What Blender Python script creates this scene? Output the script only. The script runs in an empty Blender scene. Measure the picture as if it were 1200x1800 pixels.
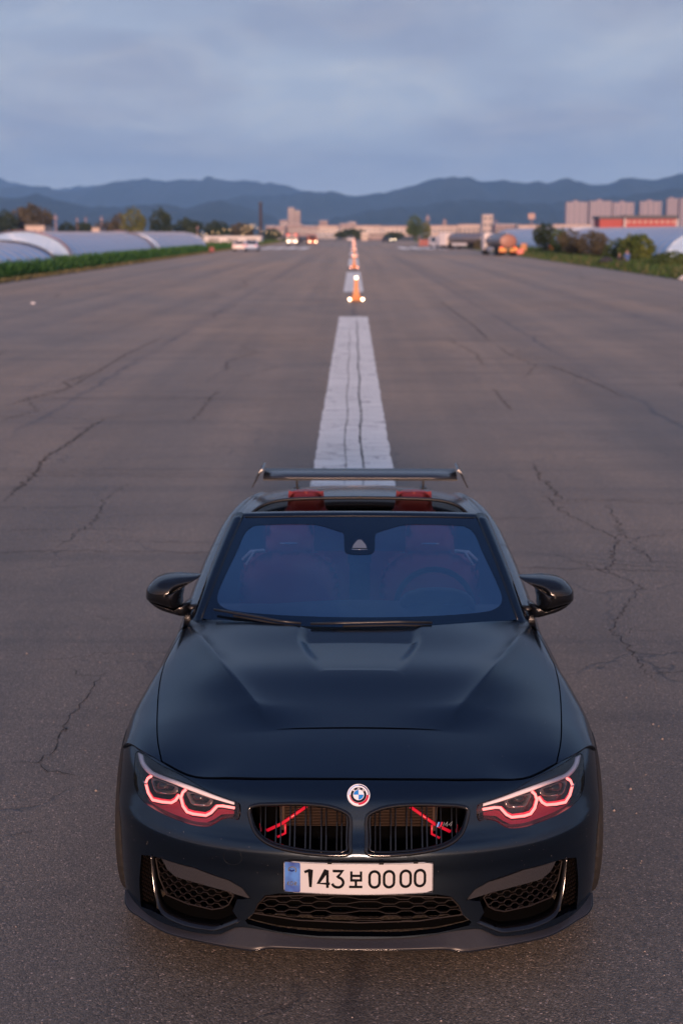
import bpy, math, random, bisect
import numpy as np
from mathutils import Vector, Matrix
from mathutils.geometry import delaunay_2d_cdt
random.seed(7)
S = bpy.context.scene
R = math.radians
# ---------------------------------------------------------------- camera
cam_data = bpy.data.cameras.new('camera')
cam = bpy.data.objects.new('camera', cam_data)
S.collection.objects.link(cam)
cam_data.sensor_fit = 'VERTICAL'; cam_data.sensor_height = 36; cam_data.sensor_width = 24
cam_data.lens = 36 * 2450 / 1800
cam_data.clip_start = .1; cam_data.clip_end = 40000
cam.location = (0, 0, 2.63)
cam.rotation_euler = (math.pi/2 - math.atan(492/2450), 0, math.atan(21/2450))
cam_data.dof.use_dof = True
cam_data.dof.focus_distance = 5.05
cam_data.dof.aperture_fstop = 3.0
S.camera = cam
# ---------------------------------------------------------------- sky, dusk: the sun is setting behind the camera
SUN_EL, SUN_AZ = R(6.5), R(180)          # azimuth measured from +Y, clockwise
world = bpy.data.worlds.new('World'); S.world = world; world.use_nodes = True
wn, wl = world.node_tree.nodes, world.node_tree.links
wn.clear()
w_out = wn.new('ShaderNodeOutputWorld'); w_bg = wn.new('ShaderNodeBackground')
sky = wn.new('ShaderNodeTexSky'); sky.sky_type = 'NISHITA'; sky.sun_disc = False
sky.sun_elevation = SUN_EL; sky.sun_rotation = SUN_AZ
sky.air_density = 1.3; sky.dust_density = 2.5; sky.ozone_density = 2.0
tc = wn.new('ShaderNodeTexCoord')
sep = wn.new('ShaderNodeSeparateXYZ'); wl.new(tc.outputs['Generated'], sep.inputs[0])
zc = wn.new('ShaderNodeMath'); zc.operation = 'MAXIMUM'; wl.new(sep.outputs[2], zc.inputs[0]); zc.inputs[1].default_value = 0.0
za = wn.new('ShaderNodeMath'); za.operation = 'ADD'; wl.new(zc.outputs[0], za.inputs[0]); za.inputs[1].default_value = .22
dx = wn.new('ShaderNodeMath'); dx.operation = 'DIVIDE'; wl.new(sep.outputs[0], dx.inputs[0]); wl.new(za.outputs[0], dx.inputs[1])
dy = wn.new('ShaderNodeMath'); dy.operation = 'DIVIDE'; wl.new(sep.outputs[1], dy.inputs[0]); wl.new(za.outputs[0], dy.inputs[1])
comb = wn.new('ShaderNodeCombineXYZ'); wl.new(dx.outputs[0], comb.inputs[0]); wl.new(dy.outputs[0], comb.inputs[1])
cl = wn.new('ShaderNodeTexNoise'); cl.inputs['Scale'].default_value = 1.7; cl.inputs['Detail'].default_value = 6; cl.inputs['Roughness'].default_value = .52; cl.inputs['Distortion'].default_value = .4
wl.new(comb.outputs[0], cl.inputs['Vector'])
ramp = wn.new('ShaderNodeValToRGB'); wl.new(cl.outputs['Fac'], ramp.inputs[0])
ramp.color_ramp.elements[0].position = .38; ramp.color_ramp.elements[0].color = (0, 0, 0, 1)
ramp.color_ramp.elements[1].position = .62; ramp.color_ramp.elements[1].color = (1, 1, 1, 1)
hz = wn.new('ShaderNodeMapRange'); wl.new(sep.outputs[2], hz.inputs[0])        # clouds thin out into the horizon haze
hz.inputs[1].default_value = .0; hz.inputs[2].default_value = .07
fac = wn.new('ShaderNodeMath'); fac.operation = 'MULTIPLY'; wl.new(ramp.outputs[0], fac.inputs[0]); wl.new(hz.outputs[0], fac.inputs[1])
fac2 = wn.new('ShaderNodeMath'); fac2.operation = 'MULTIPLY'; wl.new(fac.outputs[0], fac2.inputs[0]); fac2.inputs[1].default_value = .9
# high cloud sheet: grey blue, mid-height band brightened to light the hood, dark overhead, warmer towards the sunset behind the camera
veil = wn.new('ShaderNodeMix'); veil.data_type = 'RGBA'; veil.inputs[0].default_value = .85
wl.new(sky.outputs[0], veil.inputs[6])
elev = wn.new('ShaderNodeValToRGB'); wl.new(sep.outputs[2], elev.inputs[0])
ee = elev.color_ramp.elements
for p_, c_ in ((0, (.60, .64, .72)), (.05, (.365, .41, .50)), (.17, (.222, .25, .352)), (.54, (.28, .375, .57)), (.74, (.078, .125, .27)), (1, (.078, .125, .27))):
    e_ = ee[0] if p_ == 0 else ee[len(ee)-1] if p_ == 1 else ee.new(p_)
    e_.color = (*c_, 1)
back = wn.new('ShaderNodeMapRange'); wl.new(sep.outputs[1], back.inputs[0]); back.interpolation_type = 'SMOOTHSTEP'
back.inputs[1].default_value = .3; back.inputs[2].default_value = -1.0
low_ = wn.new('ShaderNodeMapRange'); wl.new(sep.outputs[2], low_.inputs[0]); low_.interpolation_type = 'SMOOTHSTEP'
low_.inputs[1].default_value = .75; low_.inputs[2].default_value = 0
bl = wn.new('ShaderNodeMath'); bl.operation = 'MULTIPLY'; wl.new(back.outputs[0], bl.inputs[0]); wl.new(low_.outputs[0], bl.inputs[1])
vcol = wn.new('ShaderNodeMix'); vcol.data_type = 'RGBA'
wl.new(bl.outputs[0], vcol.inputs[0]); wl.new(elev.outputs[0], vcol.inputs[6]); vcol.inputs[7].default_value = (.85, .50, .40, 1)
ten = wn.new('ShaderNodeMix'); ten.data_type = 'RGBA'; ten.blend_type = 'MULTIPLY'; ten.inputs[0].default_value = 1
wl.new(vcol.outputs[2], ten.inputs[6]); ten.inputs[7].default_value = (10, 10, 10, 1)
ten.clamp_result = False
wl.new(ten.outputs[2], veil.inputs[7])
cl2 = wn.new('ShaderNodeTexNoise'); cl2.inputs['Scale'].default_value = 2.6; cl2.inputs['Detail'].default_value = 7; cl2.inputs['Roughness'].default_value = .6; cl2.inputs['Distortion'].default_value = .8
off = wn.new('ShaderNodeVectorMath'); off.operation = 'ADD'; wl.new(comb.outputs[0], off.inputs[0]); off.inputs[1].default_value = (3.3, 7.1, 0); wl.new(off.outputs[0], cl2.inputs['Vector'])
rp2 = wn.new('ShaderNodeValToRGB'); wl.new(cl2.outputs['Fac'], rp2.inputs[0]); rp2.color_ramp.elements[0].position = .46; rp2.color_ramp.elements[1].position = .72
bf = wn.new('ShaderNodeMath'); bf.operation = 'MULTIPLY'; wl.new(rp2.outputs[0], bf.inputs[0]); wl.new(hz.outputs[0], bf.inputs[1])
brt = wn.new('ShaderNodeMix'); brt.data_type = 'RGBA'; brt.blend_type = 'MULTIPLY'; wl.new(bf.outputs[0], brt.inputs[0]); brt.inputs[7].default_value = (1.32, 1.22, 1.08, 1); brt.clamp_result = False
dark = wn.new('ShaderNodeMix'); dark.data_type = 'RGBA'
wl.new(fac2.outputs[0], dark.inputs[0]); wl.new(veil.outputs[2], dark.inputs[6])
dk = wn.new('ShaderNodeMix'); dk.data_type = 'RGBA'; dk.blend_type = 'MULTIPLY'; dk.inputs[0].default_value = 1
wl.new(veil.outputs[2], dk.inputs[6]); dk.inputs[7].default_value = (.72, .70, .76, 1)
wl.new(dk.outputs[2], dark.inputs[7])
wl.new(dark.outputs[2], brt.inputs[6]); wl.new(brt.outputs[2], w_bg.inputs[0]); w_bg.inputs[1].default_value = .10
wl.new(w_bg.outputs[0], w_out.inputs[0])
# ---------------------------------------------------------------- sun: last low glow from behind the camera
sd = bpy.data.lights.new('sun', 'SUN'); sun = bpy.data.objects.new('sun', sd); S.collection.objects.link(sun)
sd.energy = 3.0; sd.angle = R(8); sd.color = (1, .62, .46)
d = Vector((math.sin(SUN_AZ)*math.cos(SUN_EL), math.cos(SUN_AZ)*math.cos(SUN_EL), math.sin(SUN_EL)))
sun.rotation_euler = d.to_track_quat('Z', 'Y').to_euler()
vs = S.view_settings
vs.view_transform = 'Standard'; vs.look = 'None'; vs.gamma = 1; vs.use_curve_mapping = False; vs.exposure = .85
S.cycles.max_bounces = 8; S.cycles.volume_bounces = 1; S.cycles.transparent_max_bounces = 16
S.cycles.sample_clamp_indirect = 6
S.cycles.use_denoising = True
# ---------------------------------------------------------------- helpers
def link(o, parent=None):
    S.collection.objects.link(o)
    if parent is not None: o.parent = parent
    return o
def tag(o, label=None, cat=None, group=None, kind=None):
    if label: o['label'] = label
    if cat: o['category'] = cat
    if group: o['group'] = group
    if kind: o['kind'] = kind
    return o
def empty(name, loc=(0, 0, 0), rz=0, label=None, cat=None, group=None):
    o = bpy.data.objects.new(name, None); o.location = loc; o.rotation_euler = (0, 0, rz); o.empty_display_size = .1
    link(o); return tag(o, label, cat, group)
def mobj(name, V, Fc, mat, parent=None, smooth=False, normals=None, kind=None, mats=None, midx=None):
    me = bpy.data.meshes.new(name); me.from_pydata([tuple(map(float, v)) for v in V], [], Fc)
    if mats:
        for m in mats: me.materials.append(m)
    elif mat: me.materials.append(mat)
    if midx: me.polygons.foreach_set('material_index', midx)
    if smooth or normals is not None: me.polygons.foreach_set('use_smooth', [True]*len(me.polygons))
    if normals is not None: me.normals_split_custom_set_from_vertices([tuple(n) for n in normals])
    me.update()
    o = bpy.data.objects.new(name, me); link(o, parent)
    if kind: o['kind'] = kind
    return o
class MB:
    """collects shapes into one mesh"""
    def __init__(s): s.V = []; s.F = []
    def add(s, V, Fc):
        n = len(s.V); s.V += [tuple(v) for v in V]; s.F += [[i + n for i in f] for f in Fc]; return s
    def box(s, x0, x1, y0, y1, z0, z1, M=None):
        V = [(x, y, z) for z in (z0, z1) for y in (y0, y1) for x in (x0, x1)]
        if M is not None: V = [tuple(M @ Vector(v)) for v in V]
        return s.add(V, [(0,2,3,1),(4,5,7,6),(0,1,5,4),(2,6,7,3),(0,4,6,2),(1,3,7,5)])
    def tube(s, pts, r, n=8, cap=True, rz=None):
        P = [Vector(p) for p in pts]; rr = r if isinstance(r, (list, tuple)) else [r]*len(P)
        V = []; up = Vector((0, 0, 1)); prev = None
        for i, p in enumerate(P):
            t = (P[min(i+1, len(P)-1)] - P[max(i-1, 0)]).normalized()
            if prev is None:
                a = t.cross(up)
                if a.length < 1e-3: a = t.cross(Vector((0, 1, 0)))
            else: a = prev - t*prev.dot(t)
            a.normalize(); prev = a; b = t.cross(a)
            for k in range(n):
                q = 2*math.pi*k/n; V.append(p + a*math.cos(q)*rr[i] + b*math.sin(q)*(rr[i] if rz is None else rz))
        Fc = [[i*n+k, i*n+(k+1)%n, (i+1)*n+(k+1)%n, (i+1)*n+k] for i in range(len(P)-1) for k in range(n)]
        if cap: Fc += [list(range(n))[::-1], [(len(P)-1)*n+k for k in range(n)]]
        return s.add(V, Fc)
    def loft(s, secs, closed=True, cap=True):
        n = len(secs[0]); V = [p for q in secs for p in q]
        Fc = [[i*n+k, i*n+(k+1)%n, (i+1)*n+(k+1)%n, (i+1)*n+k] for i in range(len(secs)-1) for k in range(n if closed else n-1)]
        if cap and closed: Fc += [list(range(n))[::-1], [(len(secs)-1)*n+k for k in range(n)]]
        return s.add(V, Fc)
    def sphere(s, c, r, n=12, m=8):
        rx, ry, rz_ = r if isinstance(r, tuple) else (r, r, r)
        secs = [[(c[0]+rx*math.sin(math.pi*j/m)*math.cos(2*math.pi*k/n), c[1]+ry*math.sin(math.pi*j/m)*math.sin(2*math.pi*k/n), c[2]-rz_*math.cos(math.pi*j/m)) for k in range(n)] for j in range(1, m)]
        b = len(s.V); s.loft(secs, cap=False); 
        s.V += [(c[0], c[1], c[2]-rz_), (c[0], c[1], c[2]+rz_)]; e = len(s.V)
        s.F += [[b+(k+1)%n, b+k, e-2] for k in range(n)] + [[b+(m-2)*n+k, b+(m-2)*n+(k+1)%n, e-1] for k in range(n)]
        return s
    def obj(s, name, mat, parent=None, smooth=False, kind=None):
        return mobj(name, s.V, s.F, mat, parent, smooth, kind=kind)
def bevel(o, w=.01, seg=2):
    m = o.modifiers.new('bevel', 'BEVEL'); m.width = w; m.segments = seg; m.limit_method = 'ANGLE'
    return o
def pip(p, poly):
    x, y = p; c = False; j = len(poly) - 1
    for i in range(len(poly)):
        xi, yi = poly[i]; xj, yj = poly[j]
        if (yi > y) != (yj > y) and x < (xj-xi)*(y-yi)/(yj-yi) + xi: c = not c
        j = i
    return c
def pips(Q, poly):
    """vectorised point-in-polygon"""
    Q = np.asarray(Q, float); P = np.asarray(poly, float); P2 = np.roll(P, -1, 0); out = np.zeros(len(Q), bool)
    for i in range(0, len(Q), 4000):
        x = Q[i:i+4000, 0:1]; y = Q[i:i+4000, 1:2]
        c = ((P[:, 1] > y) != (P2[:, 1] > y)) & (x < (P2[:, 0]-P[:, 0])*(y-P[:, 1])/np.where(P2[:, 1] == P[:, 1], 1e-12, P2[:, 1]-P[:, 1]) + P[:, 0])
        out[i:i+4000] = c.sum(1) % 2 == 1
    return out
def seg_dists(Q, A, B):
    Q = np.asarray(Q, float); out = np.zeros(len(Q)); D = B - A; dd = np.maximum((D*D).sum(1), 1e-12)
    for i in range(0, len(Q), 1500):
        q = Q[i:i+1500, None, :] - A[None]; t = np.clip((q*D).sum(2)/dd, 0, 1); e = q - D*t[:, :, None]
        out[i:i+1500] = np.sqrt((e*e).sum(2).min(1))
    return out
def dens(poly, step, closed=True, sx=1.0):
    out = []; n = len(poly)
    for i in range(n if closed else n-1):
        a = poly[i]; b = poly[(i+1) % n]; L = math.hypot((b[0]-a[0])*sx, b[1]-a[1]); k = max(1, int(round(L/step)))
        out += [(a[0]+(b[0]-a[0])*t/k, a[1]+(b[1]-a[1])*t/k) for t in range(k)]
    if not closed: out.append(poly[-1])
    return out
def crom(pts, k=5, closed=False):
    """Catmull-Rom through points of any dimension"""
    n = len(pts); out = []
    P = [np.array(p, float) for p in pts]
    rng = range(n) if closed else range(n-1)
    for i in rng:
        p0 = P[(i-1) % n] if closed or i > 0 else 2*P[0]-P[1]
        p1 = P[i]; p2 = P[(i+1) % n]
        p3 = P[(i+2) % n] if closed or i < n-2 else 2*P[-1]-P[-2]
        for t in np.arange(k)/k:
            out.append(tuple(.5*((2*p1)+(-p0+p2)*t+(2*p0-5*p1+4*p2-p3)*t*t+(-p0+3*p1-3*p2+p3)*t**3)))
    if not closed: out.append(tuple(P[-1]))
    return out
def seg_dist(p, segs):
    A, B = segs; d = B - A; t = np.clip(((p - A)*d).sum(1)/np.maximum((d*d).sum(1), 1e-12), 0, 1)
    q = A + d*t[:, None] - p; return math.sqrt((q*q).sum(1).min())
def panel(name, outline, f, mat, parent, step=.02, sx=1.0, holes=(), flange=.010, hole_flange=.03, hole_dir=(0, 1, 0), nf=None, out=None, flip=None):
    """a skin cut out of the surface f(a, b): outline and holes in (a, b), the rim rolled inwards"""
    outline = dens(outline, step*.8, sx=sx); holes = [dens(h, step*.8, sx=sx) for h in holes]
    pts = [Vector((a*sx, b)) for a, b in outline]; edges = [(i, (i+1) % len(outline)) for i in range(len(outline))]
    for h in holes:
        n = len(pts); pts += [Vector((a*sx, b)) for a, b in h]; edges += [(n+i, n+(i+1) % len(h)) for i in range(len(h))]
    loops = [outline] + holes
    A = np.array([(a*sx, b) for L in loops for a, b in L]); B = np.concatenate([np.roll(np.array([(a*sx, b) for a, b in L]), -1, 0) for L in loops])
    O = [(a*sx, b) for a, b in outline]; HH = [[(a*sx, b) for a, b in h] for h in holes]
    x0 = min(p[0] for p in O); x1 = max(p[0] for p in O); y0 = min(p[1] for p in O); y1 = max(p[1] for p in O)
    C = []; y = y0 + step/2; k = 0
    while y < y1:
        C += [(x, y) for x in np.arange(x0 + step/2 + (step/2 if k % 2 else 0), x1, step)]; y += step*.9; k += 1
    if C:
        C = np.array(C); ok = pips(C, O)
        for h in HH: ok &= ~pips(C, h)
        C = C[ok]
        if len(C): C = C[seg_dists(C, A, B) > step*.45]; pts += [Vector(c) for c in C]
    V2, _, F2, ov, _, _ = delaunay_2d_cdt(pts, edges, [], 0, 1e-7)
    V2n = np.array([tuple(v) for v in V2]); cen = np.array([V2n[list(fc)].mean(0) for fc in F2]); ok = pips(cen, O)
    for h in HH: ok &= ~pips(cen, h)
    keep = [list(fc) for fc, k in zip(F2, ok) if k]
    P = [f(v[0]/sx, v[1]) for v in V2]
    N = [normal_of(f, v[0]/sx, v[1]) for v in V2]
    ref = out if out is not None else (lambda p: (p[0]*.5, -1, .3))
    p, n = P[keep[0][0]], N[keep[0][0]]
    sgn = 0
    for i in range(0, len(P), max(1, len(P)//50)): sgn += np.sign(np.dot(N[i], ref(P[i])))
    if sgn < 0: N = [-n for n in N]
    # orient faces
    fc = keep[len(keep)//2]; e1 = np.array(P[fc[1]])-np.array(P[fc[0]]); e2 = np.array(P[fc[2]])-np.array(P[fc[0]])
    if np.dot(np.cross(e1, e2), N[fc[0]]) < 0: keep = [k[::-1] for k in keep]
    # flange along boundaries
    ec = {}
    for k in keep:
        for i in range(len(k)):
            a, b = k[i], k[(i+1) % len(k)]; ec[(a, b)] = 1
    bnd = [(a, b) for (a, b) in ec if (b, a) not in ec]
    holeset = set()
    if holes:
        hs = np.array([q for h in HH for q in h])
        for a, _ in bnd:
            if np.abs(hs - np.array(V2[a])).sum(1).min() < 1e-4: holeset.add(a)
    if flange:
        m1 = {}; V = list(P); NN = list(N); Fc = keep
        for a, b in bnd:
            for i in (a, b):
                if i not in m1:
                    hd = i in holeset
                    off = np.array(hole_dir)*hole_flange if hd else -N[i]*flange
                    m1[i] = (len(V), len(V)+1); V += [P[i], tuple(np.array(P[i])+off)]; NN += [N[i], N[i]]
        for a, b in bnd:
            Fc.append([b, a, m1[a][1], m1[b][1]] if False else [m1[b][0], m1[a][0], m1[a][1], m1[b][1]])
        for a, b in bnd:
            e = np.array(P[b])-np.array(P[a]); off = np.array(V[m1[a][1]])-np.array(P[a]); nn = -np.cross(e, off); l = np.linalg.norm(nn)
            if l > 0:
                for i in (a, b): NN[m1[i][0]] = nn/l; NN[m1[i][1]] = nn/l
        return mobj(name, V, Fc, mat, parent, True, NN)
    return mobj(name, P, keep, mat, parent, True, N)
def mirx(poly): return [(-a, b) for a, b in poly][::-1]
# ---------------------------------------------------------------- materials
MATS = {}
def mat(name, col, rough=.5, metal=0, spec=.5, coat=0, emit=None, es=0, ior=1.5, trans=0, alpha=1):
    m = bpy.data.materials.new(name); m.use_nodes = True; b = m.node_tree.nodes['Principled BSDF']
    b.inputs['Base Color'].default_value = (*col, 1); b.inputs['Roughness'].default_value = rough
    b.inputs['Metallic'].default_value = metal; b.inputs['Specular IOR Level'].default_value = spec; b.inputs['IOR'].default_value = ior
    b.inputs['Coat Weight'].default_value = coat; b.inputs['Transmission Weight'].default_value = trans; b.inputs['Alpha'].default_value = alpha
    if emit: b.inputs['Emission Color'].default_value = (*emit, 1); b.inputs['Emission Strength'].default_value = es
    MATS[name] = m; return m
def nodes(m): return m.node_tree.nodes, m.node_tree.links, m.node_tree.nodes['Principled BSDF']
def noise(m, scale, detail=4, rough=.55, vec=None, dist=0):
    n, l, b = nodes(m); t = n.new('ShaderNodeTexNoise'); t.inputs['Scale'].default_value = scale; t.inputs['Detail'].default_value = detail
    t.inputs['Roughness'].default_value = rough; t.inputs['Distortion'].default_value = dist
    if vec is None:
        c = n.new('ShaderNodeTexCoord'); vec = c.outputs['Object']
    l.new(vec, t.inputs['Vector']); return t.outputs['Fac']
def ramp_(m, fac, stops):
    n, l, b = nodes(m); r = n.new('ShaderNodeValToRGB'); e = r.color_ramp.elements
    while len(e) < len(stops): e.new(.5)
    for i, (p, c) in enumerate(stops): e[i].position = p; e[i].color = (*c, 1) if len(c) == 3 else c
    l.new(fac, r.inputs[0]); return r.outputs[0]
def vary(m, scale, c0, c1, lo=.35, hi=.65, detail=4):
    n, l, b = nodes(m); l.new(ramp_(m, noise(m, scale, detail), [(lo, c0), (hi, c1)]), b.inputs['Base Color']); return m
def bump(m, fac, dist=.002, strength=1):
    n, l, b = nodes(m); p = n.new('ShaderNodeBump'); p.inputs['Distance'].default_value = dist; p.inputs['Strength'].default_value = strength
    l.new(fac, p.inputs['Height']); l.new(p.outputs[0], b.inputs['Normal']); return p
paint = mat('satin_blue_black_paint', (.0015, .0025, .005), .19, 0, .5, ior=1.64); paint.node_tree.nodes['Principled BSDF'].inputs['Specular Tint'].default_value = (.62, .82, 1.0, 1)
bump(paint, noise(paint, 900, 2), .00003, .25)
gloss_black = mat('gloss_black', (.006, .006, .007), .08, 0, .5)
satin_black = mat('satin_black', (.010, .010, .011), .38)
paint_gloss = mat("gloss_blue_black_paint", (.004, .0045, .006), .16)
carbon_pl = mat("grey_satin_carbon", (.03, .033, .04), .25)
trim_black = mat('black_trim', (.014, .013, .013), .5)
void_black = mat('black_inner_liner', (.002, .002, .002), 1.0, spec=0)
rubber = mat('rubber', (.018, .017, .017), .75, spec=.25); bump(rubber, noise(rubber, 60), .002, .4)
chrome = mat('chrome', (.62, .64, .68), .14, 1)
strip_white = mat('white_lamp_strip', (.85, .87, .92), .22)
alu = mat('dull_metal', (.22, .21, .20), .35, 1)
carbon = mat('carbon_fibre', (.008, .008, .010), .30, 0, .24)
def weave(m):
    n, l, b = nodes(m); c = n.new('ShaderNodeTexCoord'); outs = []
    for ang in (45, -45):
        mp = n.new('ShaderNodeMapping'); mp.inputs['Rotation'].default_value = (0, 0, R(ang)); l.new(c.outputs['Object'], mp.inputs[0])
        w = n.new('ShaderNodeTexWave'); w.inputs['Scale'].default_value = 150; w.wave_profile = 'SAW'; l.new(mp.outputs[0], w.inputs[0]); outs.append(w.outputs['Fac'])
    ck = n.new('ShaderNodeTexChecker'); ck.inputs['Scale'].default_value = 240; l.new(c.outputs['Object'], ck.inputs[0])
    mx = n.new('ShaderNodeMix'); mx.data_type = 'FLOAT'; l.new(ck.outputs['Fac'], mx.inputs[0]); l.new(outs[0], mx.inputs[2]); l.new(outs[1], mx.inputs[3])
    l.new(ramp_(m, mx.outputs[0], [(0, (.005, .005, .006)), (1, (.05, .05, .056))]), b.inputs['Base Color'])
weave(carbon)
def red_em(name, col, s): return mat(name, (.2, .01, .015), .3, emit=col, es=s)
drl = red_em('red_light_guide', (1, .21, .19), 1.6)
drl_halo = red_em('red_ring_halo', (1, .02, .05), .50)  # emissive colour for the painted halo round the rings
strut_red = red_em('red_brace_glow', (1, .01, .04), .30)  # red braces given their own emission to look lit
lamp_red = mat('glowing_red_reflector', (.16, .004, .012), .18, .4, emit=(1, .01, .05), es=.06)  # weak emission stands in for light from the ring guides
lamp_dark = mat('smoked_lamp_housing', (.018, .010, .011), .2)
def glassmat(name, tint, refl, base, ior=1.5, rough=.0):
    m = bpy.data.materials.new(name); m.use_nodes = True; n, l = m.node_tree.nodes, m.node_tree.links; n.clear()
    o = n.new('ShaderNodeOutputMaterial'); t = n.new('ShaderNodeBsdfTransparent'); t.inputs[0].default_value = (*tint, 1)
    g = n.new('ShaderNodeBsdfGlossy'); g.inputs[0].default_value = (*refl, 1); g.inputs['Roughness'].default_value = rough
    fr = n.new('ShaderNodeFresnel'); fr.inputs[0].default_value = ior
    ad = n.new('ShaderNodeMath'); ad.operation = 'ADD'; ad.use_clamp = True; l.new(fr.outputs[0], ad.inputs[0]); ad.inputs[1].default_value = base
    mx = n.new('ShaderNodeMixShader'); l.new(ad.outputs[0], mx.inputs[0]); l.new(t.outputs[0], mx.inputs[1]); l.new(g.outputs[0], mx.inputs[2]); l.new(mx.outputs[0], o.inputs[0])
    MATS[name] = m; return m
screen_glass = glassmat('coated_windscreen_glass', (.33, .34, .37), (.47, .71, .92), .24, rough=.02)
lamp_glass = glassmat('lamp_lens_glass', (.92, .88, .88), (1, 1, 1), .0)
frit = mat('black_glass_border', (.002, .004, .008), .06, ior=1.72); frit.node_tree.nodes['Principled BSDF'].inputs['Specular Tint'].default_value = (.45, .72, 1, 1)
leather = mat('red_leather', (.36, .03, .026), .45); bump(leather, noise(leather, 180), .0008, .4)
dark_int = mat('dark_interior', (.016, .016, .018), .6)
plate_white = mat('plate_white', (.46, .46, .47), .4)
plate_blue = mat('plate_blue', (.02, .07, .28), .35)
vary(plate_blue, 14, (.012, .04, .22), (.05, .18, .50), .4, .62, 2)
plate_ink = mat('plate_ink', (.004, .004, .005), .8, spec=.1)
white_en = mat('white_enamel', (.80, .80, .82), .2)
blue_en = mat('blue_enamel', (.02, .22, .62), .2)
navy_en = mat('navy_enamel', (.008, .02, .12), .2)
red_en = mat('red_enamel', (.55, .02, .05), .2)
sky_en = mat('sky_blue_enamel', (.12, .35, .78), .2)
# ---------------------------------------------------------------- car surfaces (car frame: x lateral, y back from the nose, z up)
def pchip(xs, ys):
    xs = np.array(xs, float); ys = np.array(ys, float)
    h = np.diff(xs); d = np.diff(ys) / h
    m = np.zeros(len(xs)); m[0] = d[0]; m[-1] = d[-1]
    for i in range(1, len(xs) - 1):
        if d[i-1] * d[i] > 0:
            w1 = 2*h[i] + h[i-1]; w2 = h[i] + 2*h[i-1]
            m[i] = (w1 + w2) / (w1/d[i-1] + w2/d[i])
    xl = xs.tolist(); yl = ys.tolist(); ml = m.tolist(); hl = h.tolist()
    def f(x):
        if x <= xl[0]: return yl[0] + ml[0]*(x - xl[0])
        if x >= xl[-1]: return yl[-1] + ml[-1]*(x - xl[-1])
        i = bisect.bisect_right(xl, x) - 1
        t = (x - xl[i]) / hl[i]; t2 = t*t; t3 = t2*t
        return (2*t3-3*t2+1)*yl[i] + (t3-2*t2+t)*hl[i]*ml[i] + (-2*t3+3*t2)*yl[i+1] + (t3-t2)*hl[i]*ml[i+1]
    return f
def smooth(a, b, x):
    t = max(0.0, min(1.0, (x - a) / (b - a))); return t*t*(3 - 2*t)
f_y = pchip([.14,.20,.25,.30,.36,.42,.465,.492,.51,.535,.57,.61,.66,.70,.72,.75],
            [-.025,-.016,-.012,-.010,-.009,-.006,-.010,-.009,-.002,.015,.038,.057,.083,.118,.145,.20])
f_w = pchip([.14,.25,.35,.45,.55,.62,.70,.75], [.895,.915,.925,.930,.930,.925,.912,.895])
f_p = pchip([.14,.25,.35,.50,.60,.75], [3.1,2.9,2.7,2.55,2.5,2.5])
f_d = pchip([.14,.25,.40,.60,.75], [.50,.54,.57,.59,.60])
def FR(a, z):
    """front skin: a = angle round the corner (0 = centre line, +-1.57 = flank), z = height"""
    sg = 1 if a >= 0 else -1; b = min(abs(a), 1.5707)
    p = f_p(z)
    x = f_w(z) * math.sin(b) ** (2/p)
    y = f_y(z) + f_d(z) * (1 - math.cos(b))
    if abs(a) > 1.5707: y += (abs(a) - 1.5707) * .7
    return (sg*x, y, z)
# body top: for each station, control points of the half section
ST = [
 (.10, [(0,.705),(.2,.701),(.4,.685),(.58,.655),(.75,.600),(.86,.55),(.915,.42),(.925,.34),(.90,.20)]),
 (.15, [(0,.7205),(.2,.717),(.4,.701),(.58,.674),(.75,.625),(.86,.58),(.915,.45),(.925,.36),(.90,.20)]),
 (.25, [(0,.748),(.2,.744),(.4,.729),(.58,.702),(.75,.670),(.86,.625),(.916,.53),(.927,.39),(.90,.20)]),
 (.375,[(0,.778),(.2,.775),(.4,.761),(.58,.740),(.75,.718),(.86,.682),(.912,.60),(.924,.42),(.90,.20)]),
 (.55, [(0,.815),(.2,.812),(.4,.801),(.58,.784),(.75,.762),(.86,.732),(.911,.675),(.926,.55),(.90,.25)]),
 (.75, [(0,.856),(.2,.853),(.4,.844),(.58,.827),(.75,.800),(.86,.764),(.920,.700),(.938,.60),(.90,.30)]),
 (1.0, [(0,.908),(.2,.905),(.4,.897),(.58,.881),(.74,.852),(.84,.812),(.893,.745),(.912,.64),(.885,.30)]),
 (1.25,[(0,.960),(.2,.957),(.4,.948),(.58,.930),(.72,.900),(.80,.865),(.852,.800),(.888,.68),(.870,.30)]),
 (1.5, [(0,1.00),(.2,.997),(.4,.985),(.58,.960),(.70,.930),(.79,.893),(.842,.830),(.880,.70),(.865,.30)]),
]
_k = len(ST[0][1])
_tx = [pchip([s[0] for s in ST], [s[1][i][0] for s in ST]) for i in range(_k)]
_tz = [pchip([s[0] for s in ST], [s[1][i][1] for s in ST]) for i in range(_k)]
_cache = {}
def _sec(y):
    r = _cache.get(y)
    if r is None:
        xs = [f(y) for f in _tx]; zs = [f(y) for f in _tz]
        k = list(range(_k))
        r = _cache[y] = (pchip([-1] + k, [-xs[1]] + xs), pchip([-1] + k, [zs[1]] + zs), xs)
    return r
v_half = pchip([.30,.47,.66,.85,1.05,1.25,1.5], [.27,.33,.43,.535,.625,.705,.79])   # V shoulder half width
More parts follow.
